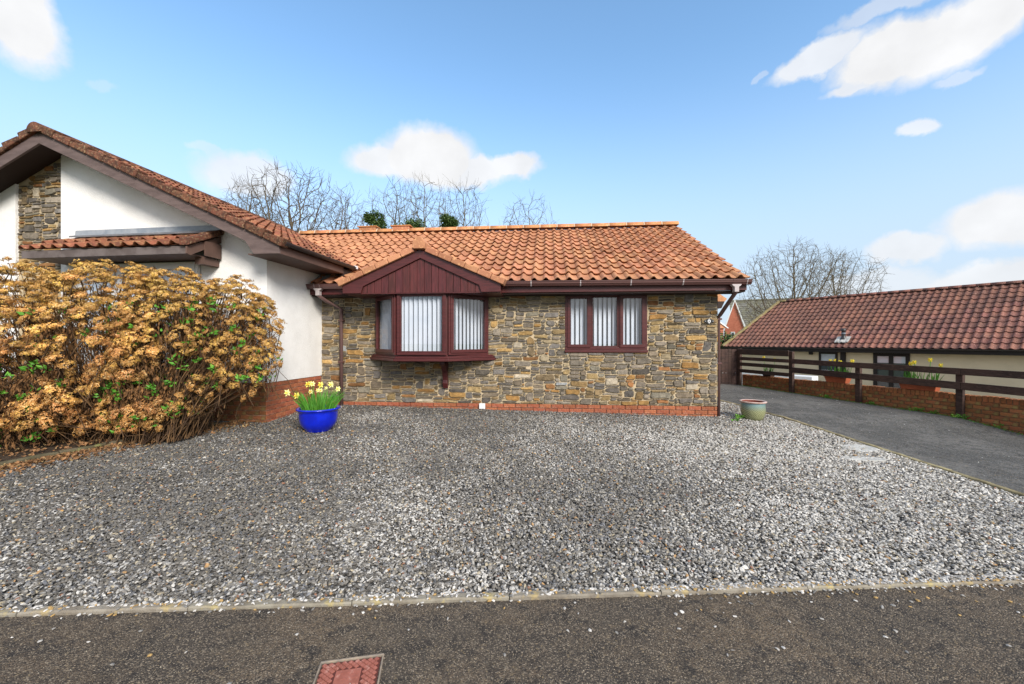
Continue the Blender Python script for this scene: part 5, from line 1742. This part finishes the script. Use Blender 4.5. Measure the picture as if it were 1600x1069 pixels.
for k in range(8):
    b = MB(); rr = random.Random(100 + k)
    R0 = 1.0
    for n_ in range(85):
        th = rr.uniform(0, 6.283); ph = math.acos(rr.uniform(-.12, 1))
        rad = rr.uniform(.72, 1.12) * (1 + .28 * math.sin(2 * th + k) + .15 * math.sin(5 * th + 2 * k))
        d = Vector((math.sin(ph) * math.cos(th), math.sin(ph) * math.sin(th), math.cos(ph)))
        p = Vector((d.x * rad, d.y * rad, d.z * rad * (.55 + .2 * math.sin(k * 3 + 2 * th))))
        a = d.cross(Vector((rr.uniform(-1, 1), rr.uniform(-1, 1), rr.uniform(-1, 1)))).normalized(); c = d.cross(a)
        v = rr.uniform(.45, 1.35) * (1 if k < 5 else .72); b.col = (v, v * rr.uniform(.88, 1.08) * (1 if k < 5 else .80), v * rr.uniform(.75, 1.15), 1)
        s_ = rr.uniform(.15, .25)
        for q in range(3):
            t = q * 2.1 + rr.random(); u = a * math.cos(t) + c * math.sin(t); w = d.cross(u)
            lift = d * rr.uniform(-.3, .35) * s_
            b.poly([p, p + (u * .6 + w * .45) * s_ + lift * .5, p + u * s_ * 1.15 + lift, p + (u * .6 - w * .45) * s_ + lift * .4])
    # rays carrying the florets
    b.col = (.35, .35, .35, 1)
    for q in range(7):
        t = q * .9; b.tube([(0, 0, -.55), (.65 * math.cos(t), .65 * math.sin(t), .3)], .035, 3, cap=False)
    hm.append(b.mesh('flower_head', M['floret']))
heads.sort(key=lambda h: h[0].y)
rest_h = []
for k, (p, d) in enumerate(heads):
    s_ = hr.uniform(.050, .098) * (1.0 if p.x < -4.4 else .82)
    up = (Vector((0, 0, 1)) * .55 + d * .8 + Vector((hr.uniform(-.5, .5), hr.uniform(-.5, .5), hr.uniform(-.3, .3)))).normalized()
    q = up.to_track_quat('Z', 'Y')
    Mx = Matrix.Translation(p - HO) @ q.to_matrix().to_4x4() @ Matrix.Rotation(hr.uniform(0, 6.28), 4, 'Z') @ Matrix.Diagonal((s_, s_ * hr.uniform(.85, 1.1), s_ * hr.uniform(.75, 1.05), 1))
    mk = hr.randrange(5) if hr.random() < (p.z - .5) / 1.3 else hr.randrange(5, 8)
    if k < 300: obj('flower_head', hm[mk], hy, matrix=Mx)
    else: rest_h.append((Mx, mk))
b = MB()
for Mx, k in rest_h:
    me_ = hm[k]; vs = [v.co for v in me_.vertices]; i0 = len(b.v)
    b.v.extend([tuple(Mx @ v) for v in vs]); ca = me_.color_attributes['tint'].data
    for pl__ in me_.polygons:
        b.col = tuple(ca[pl__.loop_start].color); b.face([i0 + q for q in pl__.vertices])
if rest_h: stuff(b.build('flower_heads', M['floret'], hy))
# stems
b = MB(); b.smooth = True
for k, (p, d) in enumerate(heads):
    bx_ = -7.0 + (p.x + 7.6) * .82 + hr.uniform(-.3, .3); bx_ = min(bx_, -4.45 + hr.uniform(-.3, .1))
    by_ = 5.45 + hr.uniform(-.35, .4)
    base = Vector((bx_, by_, .2)); t1 = p - d * .03 - Vector((0, 0, .04))
    if hr.random() < (.75 if p.x > -5.2 and p.z < 1.3 else .35): base = p + Vector((-hr.uniform(.05, .25), hr.uniform(0, .2), -hr.uniform(.25, .5))); base.z = max(.2, base.z)
    m1 = base.lerp(t1, .35) + Vector((0, 0, .16 if p.z > 1 else .05)) + Vector((hr.uniform(-.08, .08), hr.uniform(-.08, .08), 0))
    m2 = base.lerp(t1, .7) + Vector((0, 0, .10 if p.z > 1 else .02)) + Vector((hr.uniform(-.06, .06), hr.uniform(-.06, .06), hr.uniform(-.05, .05)))
    v = hr.uniform(.5, 1.5); b.col = (v, v * .98, v * .9, 1)
    b.tube([base - HO, m1 - HO, m2 - HO, t1 - HO], [.0075, .006, .0045, .0035], 4, cap=False)
for k in range(900):    # bare twigs filling the inside and sticking out
    c, r = hr.choice(ELL[:5])
    th = hr.uniform(0, 6.28); d = Vector((math.cos(th) * .8, -abs(math.sin(th)) * .9, hr.uniform(-.6, 1))).normalized(); kk = hr.uniform(.55, 1.02)
    p = Vector((c[0] + d.x * r[0] * kk, c[1] + d.y * r[1] * kk, c[2] + d.z * r[2] * kk))
    if not valid(p) : continue
    base = Vector((min(-4.7, p.x * .8 - 1.2 + hr.uniform(-.3, .3)), 5.4 + hr.uniform(-.35, .3), .2))
    if hr.random() < .55: base = p + Vector((hr.uniform(-.25, .25), hr.uniform(-.05, .25), -hr.uniform(.2, .7)))
    m1 = base.lerp(p, .5) + Vector((hr.uniform(-.1, .1), hr.uniform(-.1, .1), hr.uniform(0, .1)))
    if base.z < .2: base.z = .2
    v = hr.uniform(.4, 1.5); b.col = (v, v * .97, v * .88, 1)
    b.tube([base - HO, m1 - HO, p - HO], [.006, .0045, .0025], 3, cap=False)
stuff(b.build('stems', M['stem'], hy))
# dry leaves and young green leaves
def leaf(b, p, d, s_, w=.5):
    u = Vector(d).normalized(); v = u.cross(Vector((hr.uniform(-1, 1), hr.uniform(-1, 1), hr.uniform(-1, 1)))).normalized(); n = u.cross(v)
    c_ = p + u * s_ * .5 - n * s_ * .10
    b.poly([p, p + u * s_ * .35 + v * s_ * w * .5, c_]); b.poly([p + u * s_ * .35 + v * s_ * w * .5, p + u * s_, c_])
    b.poly([p + u * s_, p + u * s_ * .35 - v * s_ * w * .5, c_]); b.poly([p + u * s_ * .35 - v * s_ * w * .5, p, c_])
bd = MB(); bg_ = MB()
for k in range(9500):
    c, r = hr.choice(ELL[:6])
    th = hr.uniform(0, 6.28); d = Vector((math.cos(th), -abs(math.sin(th)), hr.uniform(-.9, .8))).normalized(); kk = hr.uniform(.45, .95)
    p = Vector((c[0] + d.x * r[0] * kk, c[1] + d.y * r[1] * kk, c[2] + d.z * r[2] * kk))
    xw, yw = to_local(O_WING, A_WING, p.x, p.y)
    if yw > -.1 and xw < .2 or p.z < .28 or p.z > 2.6: continue
    v = hr.uniform(.35, 1.4); bd.col = (v, v * .95, v * .85, 1)
    leaf(bd, p - HO, (hr.uniform(-.6, .6), hr.uniform(-.6, .3), -1), hr.uniform(.035, .085), .4)
for k in range(250):
    c, r = hr.choice(ELL)
    th = hr.uniform(0, 6.28); d = Vector((math.cos(th), -abs(math.sin(th)), hr.uniform(-.95, .85))).normalized(); kk = hr.uniform(.82, 1.03)
    p = Vector((c[0] + d.x * r[0] * kk, c[1] + d.y * r[1] * kk, c[2] + d.z * r[2] * kk))
    xw, yw = to_local(O_WING, A_WING, p.x, p.y)
    if yw > -.15 and xw < .2 or p.z < .3 or p.z > 2.55: continue
    for q in range(hr.randint(5, 10)):
        v = hr.uniform(.5, 1.25); bg_.col = (v, v, v, 1)
        leaf(bg_, p - HO + Vector((hr.uniform(-.04, .04), hr.uniform(-.04, .04), hr.uniform(-.04, .04))), (hr.uniform(-1, 1), hr.uniform(-1, .3), hr.uniform(-.2, 1)), hr.uniform(.04, .085), .55)
stuff(bd.build('dry_leaves', M['dead_leaf'], hy)); stuff(bg_.build('green_leaves', M['leaf_green'], hy))

# ------------------------------------------------------------------ weeds
def weed(X, Y, z, r, n, label, h=.07):
    b = MB()
    for k in range(n):
        a = RND.uniform(0, 6.28); q = RND.uniform(0, r); p = Vector((q * math.cos(a), q * math.sin(a) * .5, RND.uniform(0, h * .6)))
        v = RND.uniform(.6, 1.3); b.col = (v, v, v, 1); leaf(b, p, (math.cos(a), math.sin(a), RND.uniform(.2, 1.2)), RND.uniform(.02, .045), .6)
    tag(b.build('weed', M['leaf_green'], None, (X, Y, z)), label, 'weed', 'weeds growing along the garden wall and gravel')
for (t, r, n, lb) in ((2.35, .15, 80, 'leafy green weed at the foot of the wall, in the middle bay of the fence'),
                      (1.42, .12, 40, 'thin green weed beside the third fence post from the gate'),
                      (.62, .16, 90, 'green weed at the foot of the wall below the near trough'),
                      (.36, .12, 40, 'small trailing weed just left of the near fence post'),
                      (-.02, .13, 70, 'green weed growing round the base of the nearest fence post'),
                      (-.5, .07, 25, 'small weed in the wall footing at the right edge of the picture')):
    p = FP(t, -.02 if t != -.02 else -.09); weed(p.x, p.y, fenceZ(p.y) + .005, r, n, lb, .10)
weed(RX - .24, RY - .02, g_gravel(RX, RY) + .01, .10, 60, 'bright green weed against the left side of the round pot', .09)
weed(RX - .42, RY - .22, g_gravel(RX, RY) + .01, .07, 24, 'yellowish little weed in the gravel left of the round pot', .05)
# moss line along the wall foot
b = MB()
for k in range(1700):
    t = RND.uniform(-1.3, 4.8); p = FP(t, -.02 - abs(RND.gauss(0, .05))); v = RND.uniform(.25, .7); b.col = (v * 1.1, v * .8, v * .7, 1)
    leaf(b, Vector((p.x, p.y, drive_z(p.x, p.y) + .006)), (RND.uniform(-1, 1), RND.uniform(-1, 1), RND.uniform(.1, .8)), RND.uniform(.01, .025), .7)
stuff(tag(b.build('moss', M['leaf_green'], None), 'thin line of moss and grass along the foot of the garden wall', 'moss'))

# ------------------------------------------------------------------ TREES
def tree(x, y, z0, H, W, label, seed, mtl='bark', n_attr=900, base=.22, cb0=.30, r_tip=.012, group='bare winter trees behind the houses', lean=0.0, shape='dome'):
    """branches grown towards points scattered through the crown"""
    R_ = np.random.RandomState(seed)
    root = thing('bare_tree', label, 'tree', (x, y, z0), 0, group)
    zc = H * cb0
    P = []
    while len(P) < n_attr:
        q = R_.uniform(-1, 1, 3); rr_ = np.linalg.norm(q)
        if rr_ > 1 or rr_ < .15: continue
        if R_.rand() > .6 + .4 * rr_: continue
        lump = 1 + .16 * math.sin(q[0] * 5 + seed) * math.cos(q[1] * 4) + .10 * math.sin(q[2] * 7 + seed)
        z_ = (q[2] * .5 + .5)
        wr = W * .5 * lump
        P.append((q[0] * wr + lean * z_, q[1] * wr * .85, zc + z_ * (H - zc)))
    P = np.array(P)
    D = H * .021
    nodes = [np.array((0., 0., 0.))]; par = [-1]
    while nodes[-1][2] < H * base:
        nodes.append(nodes[-1] + np.array((R_.normal(0, .12), R_.normal(0, .12), 1)) * D); par.append(len(nodes) - 2)
    nd = np.full(len(P), 1e9); ni = np.zeros(len(P), int); alive = np.ones(len(P), bool)
    def upd(start):
        A = np.array(nodes[start:])
        d = np.linalg.norm(P[:, None, :] - A[None], axis=2); m_ = d.argmin(1); v = d[np.arange(len(P)), m_]
        better = v < nd; nd[better] = v[better]; ni[better] = m_[better] + start
    upd(0)
    nk = {}
    for it in range(130):
        act = np.where(alive)[0]
        if len(act) == 0: break
        groups = {}
        for a in act:
            if nd[a] < H * .6 or it < 6: groups.setdefault(ni[a], []).append(a)
        start = len(nodes); new = []
        for n_, al in groups.items():
            nk[n_] = nk.get(n_, 0) + 1
            if nk[n_] > 3:
                alive[al] = False; continue
            dv = np.zeros(3)
            for a in al:
                v = P[a] - nodes[n_]; dv += v / (np.linalg.norm(v) + 1e-9)
            pdv = nodes[n_] - nodes[par[n_]] if par[n_] >= 0 else np.array((0, 0, D))
            dv = dv / (np.linalg.norm(dv) + 1e-9) + pdv / D * .55 + R_.normal(0, .13, 3) + np.array((0, 0, .16))
            dv /= np.linalg.norm(dv)
            new.append((nodes[n_] + dv * D, n_))
        for q, pn in new: nodes.append(q); par.append(pn)
        if not new: continue
        upd(start)
        alive &= nd > D * 1.1
        if len(nodes) > 9000: break
    n = len(nodes); kids = [[] for _ in range(n)]
    for k in range(1, n): kids[par[k]].append(k)
    rad = np.zeros(n)
    for k in range(n - 1, -1, -1):
        rad[k] = r_tip if not kids[k] else (sum(rad[c] ** 2.35 for c in kids[k])) ** (1 / 2.35)
    # strands: follow the thickest child
    tb = MB(); tb.smooth = True; cb = MB(); cb.smooth = True
    stack = [(0, None)]
    while stack:
        k, frm = stack.pop()
        pts = [] if frm is None else [nodes[frm]]; rads = [] if frm is None else [min(rad[frm], rad[k] * 1.25)]
        first = frm is None
        while True:
            pts.append(nodes[k]); rads.append(rad[k])
            if not kids[k]:
                # fine end twigs
                e = nodes[k]; pd = e - nodes[par[k]]; pd = pd / (np.linalg.norm(pd) + 1e-9)
                for _ in range(R_.randint(2, 4)):
                    v = pd * 1.4 + R_.normal(0, .42, 3) + np.array((0, 0, .35)); v = v / np.linalg.norm(v); l = D * R_.uniform(1.2, 3.6)
                    m_ = e + v * l * .5 + R_.normal(0, .10, 3) * D
                    cb.tube([Vector(e), Vector(m_), Vector(e + v * l)], [r_tip * .8, r_tip * .6, r_tip * .4], 3, cap=False)
                break
            ch = sorted(kids[k], key=lambda c: -rad[c])
            for c in ch[1:]: stack.append((c, k))
            k = ch[0]
        tgt = tb if first else cb
        r_ = rads[0]
        if first:   # trunk is the lower part only
            cut = min(len(pts), max(3, int(len(pts) * .45)))
            tb.tube([Vector(p) for p in pts[:cut]], rads[:cut], 8, cap=False)
            pts = pts[cut - 1:]; rads = rads[cut - 1:]
        if len(pts) > 1: cb.tube([Vector(p) for p in pts], list(rads), 6 if r_ > r_tip * 5 else (4 if r_ > r_tip * 2.2 else 3), cap=False)
    tb.build('trunk', M[mtl], root); cb.build('crown', M[mtl], root)
    return root
def tree_px(px, ytop, wpx, dist, label, seed, **kw):
    x = (px - 800) / 620 * dist; zt_ = CAMZ + (534.5 - ytop) / 620 * dist; z0 = kw.pop('z0', 0.0)
    return tree(x, dist, z0, zt_ - z0, wpx * dist / 620, label, seed, **kw)
tree_px(455, 268, 190, 27, 'largest bare tree behind the ridge where the two roofs meet', 3, mtl='bark_pale', n_attr=2300, cb0=.36, r_tip=.013)
tree_px(540, 292, 70, 29, 'slender bare tree with pale trunk left of the ivy clad trees', 12, mtl='bark_pale', n_attr=750, base=.35, cb0=.4, r_tip=.011)
tree_px(612, 282, 90, 32, 'thin bare tree behind the dark evergreen nearest the white house', 5, n_attr=800, base=.35, cb0=.42, r_tip=.011)
tree_px(662, 279, 110, 31, 'fine twigged bare tree rising behind the low evergreen bush', 7, n_attr=1300, base=.35, cb0=.42, r_tip=.011)
tree_px(722, 284, 84, 33, 'bare tree behind the ivy clad stump right of the bay gable', 9, n_attr=1000, base=.35, cb0=.42, r_tip=.012)
tree_px(826, 308, 110, 38, 'small bare tree just above the middle of the orange ridge', 33, n_attr=700, base=.32, cb0=.42, r_tip=.012)
tree_px(385, 286, 90, 34, 'bare tree low behind the slope of the weathered red roof', 16, n_attr=900, cb0=.4, r_tip=.011)
tree_px(1240, 378, 165, 44, 'broad bare tree behind the left end of the brown tiled roof', 4, z0=-1.1, n_attr=3400, base=.14, cb0=.16, r_tip=.0125)
tree_px(1310, 392, 130, 50, 'smaller bare tree right of the broad one above the brown roof', 10, z0=-1.1, n_attr=1500, base=.2, cb0=.2, r_tip=.013)

def leafy(name, px, ytop, ybot, wpx, dist, label, seed, n=5200, leafs=.11, cat='bush'):
    k = dist / 620; x = (px - 800) * k; zt_ = CAMZ + (534.5 - ytop) * k; zb = CAMZ + (534.5 - ybot) * k
    rr = random.Random(seed); R_ = wpx * k / 2; Hh = zt_ - zb
    root = thing(name, label, cat, (x, dist, 0))
    b = MB()
    lobes = [(rr.uniform(-.75, .75) * R_, rr.uniform(-.4, .4) * R_, zb + Hh * rr.uniform(.15, .8), rr.uniform(.22, .52) * R_) for _ in range(16)] + [(rr.uniform(-.2, .2) * R_, 0, zt_ - R_ * .35, R_ * .33)]
    for q in range(n):
        lx_, ly_, lz_, lr = rr.choice(lobes)
        d = Vector((rr.gauss(0, 1), rr.gauss(0, 1), rr.gauss(0, 1))).normalized() * lr * rr.uniform(.5, 1.22) * Vector((1, 1, 1)).length / 1.732
        p = Vector((lx_, ly_, lz_)) + d
        v = rr.uniform(.5, 1.5); b.col = (v, v, v * .8, 1)
        u = Vector((rr.uniform(-1, 1), rr.uniform(-1, 1), rr.uniform(-1, .4))).normalized(); w = u.cross(Vector((rr.uniform(-1, 1), rr.uniform(-1, 1), 1))).normalized(); s_ = leafs * rr.uniform(.6, 1.3)
        b.poly([p, p + u * s_ * .5 + w * s_ * .35, p + u * s_, p + u * s_ * .5 - w * s_ * .35])
    stuff(b.build('foliage', M['ivy'], root))
    b = MB(); b.tube([(0, 0, -.2), (0, 0, zb + Hh * .6)], [.22, .08], 8); b.build('trunk', M['bark'], root)
leafy('evergreen', 587, 327, 372, 34, 27, 'dark narrow evergreen above the ridge nearest the white house', 1)
leafy('evergreen', 640, 342, 372, 44, 27.5, 'low wide evergreen bush between two taller ones above the ridge', 2)
leafy('evergreen', 700, 334, 370, 32, 28, 'ivy clad stump with yellow green leaves right of the bay gable', 3)
leafy('conifer', 1128, 516, 575, 66, 26, 'dark green garden bush behind the vertical board gate', 6, n=3500, leafs=.14)

# ------------------------------------------------------------------ far houses
def far_house():
    D = 60.0; k = D / 620
    X0 = (1148 - 800) * k
    h = thing('brick_house', 'distant orange brick house with white gable trim and grey tiled roof', 'house', (X0, D, -1.1), math.radians(-22))
    zA_ = CAMZ + (534.5 - 470) * k + 1.1; zf = CAMZ + (534.5 - 515) * k + 1.1; hw = 1.28
    b = MB(); b.prism([(-hw, 0), (hw, 0), (hw, zf), (0, zA_ - .1), (-hw, zf)], 'y', 0, 1.2); b.build('gable_wall', M['brick_far'], h)
    for s_ in (-1, 1):
        b = MB(); pts = [(0, zA_ - .12), (s_ * (hw + .15), zf - .25), (s_ * (hw + .35), zf - .2), (0, zA_ + .2)]
        b.prism(pts[::-1] if s_ < 0 else pts, 'y', -.25, -.12); b.build('bargeboard', M['white_trim'], h)
    for wx in (-.25, .85):
        b = MB(); b.box(wx - .28, wx + .28, -.08, .02, zf - 1.5, zf - .35); w_ = b.build('window', M['white_trim'], h)
        b = MB(); b.box(wx - .18, wx + .18, -.10, -.081, zf - 1.38, zf - .45); b.build('pane', M['dark_room'], w_)
    zr = CAMZ + (534.5 - 466) * k + 1.1
    b = MB(); rf = obj('roof', None, h)
    n = 16; z_lo = CAMZ + (534.5 - 522) * k + 1.1
    for q in range(n):
        za = z_lo + (zr - z_lo) * q / n; zb_ = z_lo + (zr - z_lo) * (q + 1) / n; ya = 1.2 + 4.2 * q / n; yb = 1.2 + 4.2 * (q + 1) / n
        bb = MB(); v = RND.uniform(.8, 1.15); bb.col = (v, v, v, 1)
        bb.prism([(ya, za), (yb, zb_), (yb, zb_ + .08), (ya - .02, za + .16)], 'x', -.1, 17); bb.build('tile_course', M['slate_grey'], rf)
    b = MB(); b.box(1.7, 16.5, 1.6, 9, 0, z_lo); b.build('wall', M['brick_far'], h)
    b = MB(); half_round(b, Vector((-.1, 5.4, zr)), Vector((17, 5.4, zr)), .2, .05); b.build('ridge', M['slate_grey'], rf)
    # two more roofs glimpsed by the corner of the stone bungalow
    D = 40.0; k = D / 620
    h2 = thing('orange_roofed_house', 'sliver of an orange roofed house glimpsed above the garden bush', 'house', ((1112 - 800) * k, D, -1.1), 0)
    zt2 = CAMZ + (534.5 - 499) * k + 1.1; ze2 = zt2 - .9
    b = MB(); b.prism([(-2.5, ze2), (1.55, ze2), (.3, zt2), (-2.5, zt2)], 'y', 0, 5); b.build('roof', M['tile_orange'], h2)
    b = MB(); b.box(-2.4, 1.3, .2, 5, 0, ze2); b.build('wall', M['brick_far'], h2)
    b = MB(); b.prism([(.3, zt2), (1.55, ze2), (1.7, ze2), (.38, zt2 + .1)], 'y', -.1, 0); b.build('bargeboard', M['white_trim'], h2)
    D = 15.0; k = D / 620
    h3 = thing('garage', 'corner of an orange tiled outbuilding roof behind the stone bungalow eaves', 'outbuilding', ((1100 - 800) * k, D, .1), 0)
    zt3 = CAMZ + (534.5 - 452) * k - .1; xr = (1136 - 1100) * k
    b = MB(); b.prism([(-.9, zt3 - .05), (.30, zt3 + .02), (xr, zt3 - .36), (xr - .08, zt3 - .46), (-.9, zt3 - .46)], 'y', 0, 3); b.build('roof', M['tile_orange'], h3)
    b = MB(); b.prism([(-.9, zt3 - .47), (xr - .1, zt3 - .47), (xr - .22, zt3 - .72), (-.9, zt3 - .72)], 'y', -.02, 3); b.build('fascia', M['soffit_dark'], h3)
    b = MB(); b.box(-.9, .10, .1, 3, 0, zt3 - .73); b.build('wall', M['brick_far'], h3)
far_house()

print('objects', len(bpy.data.objects))
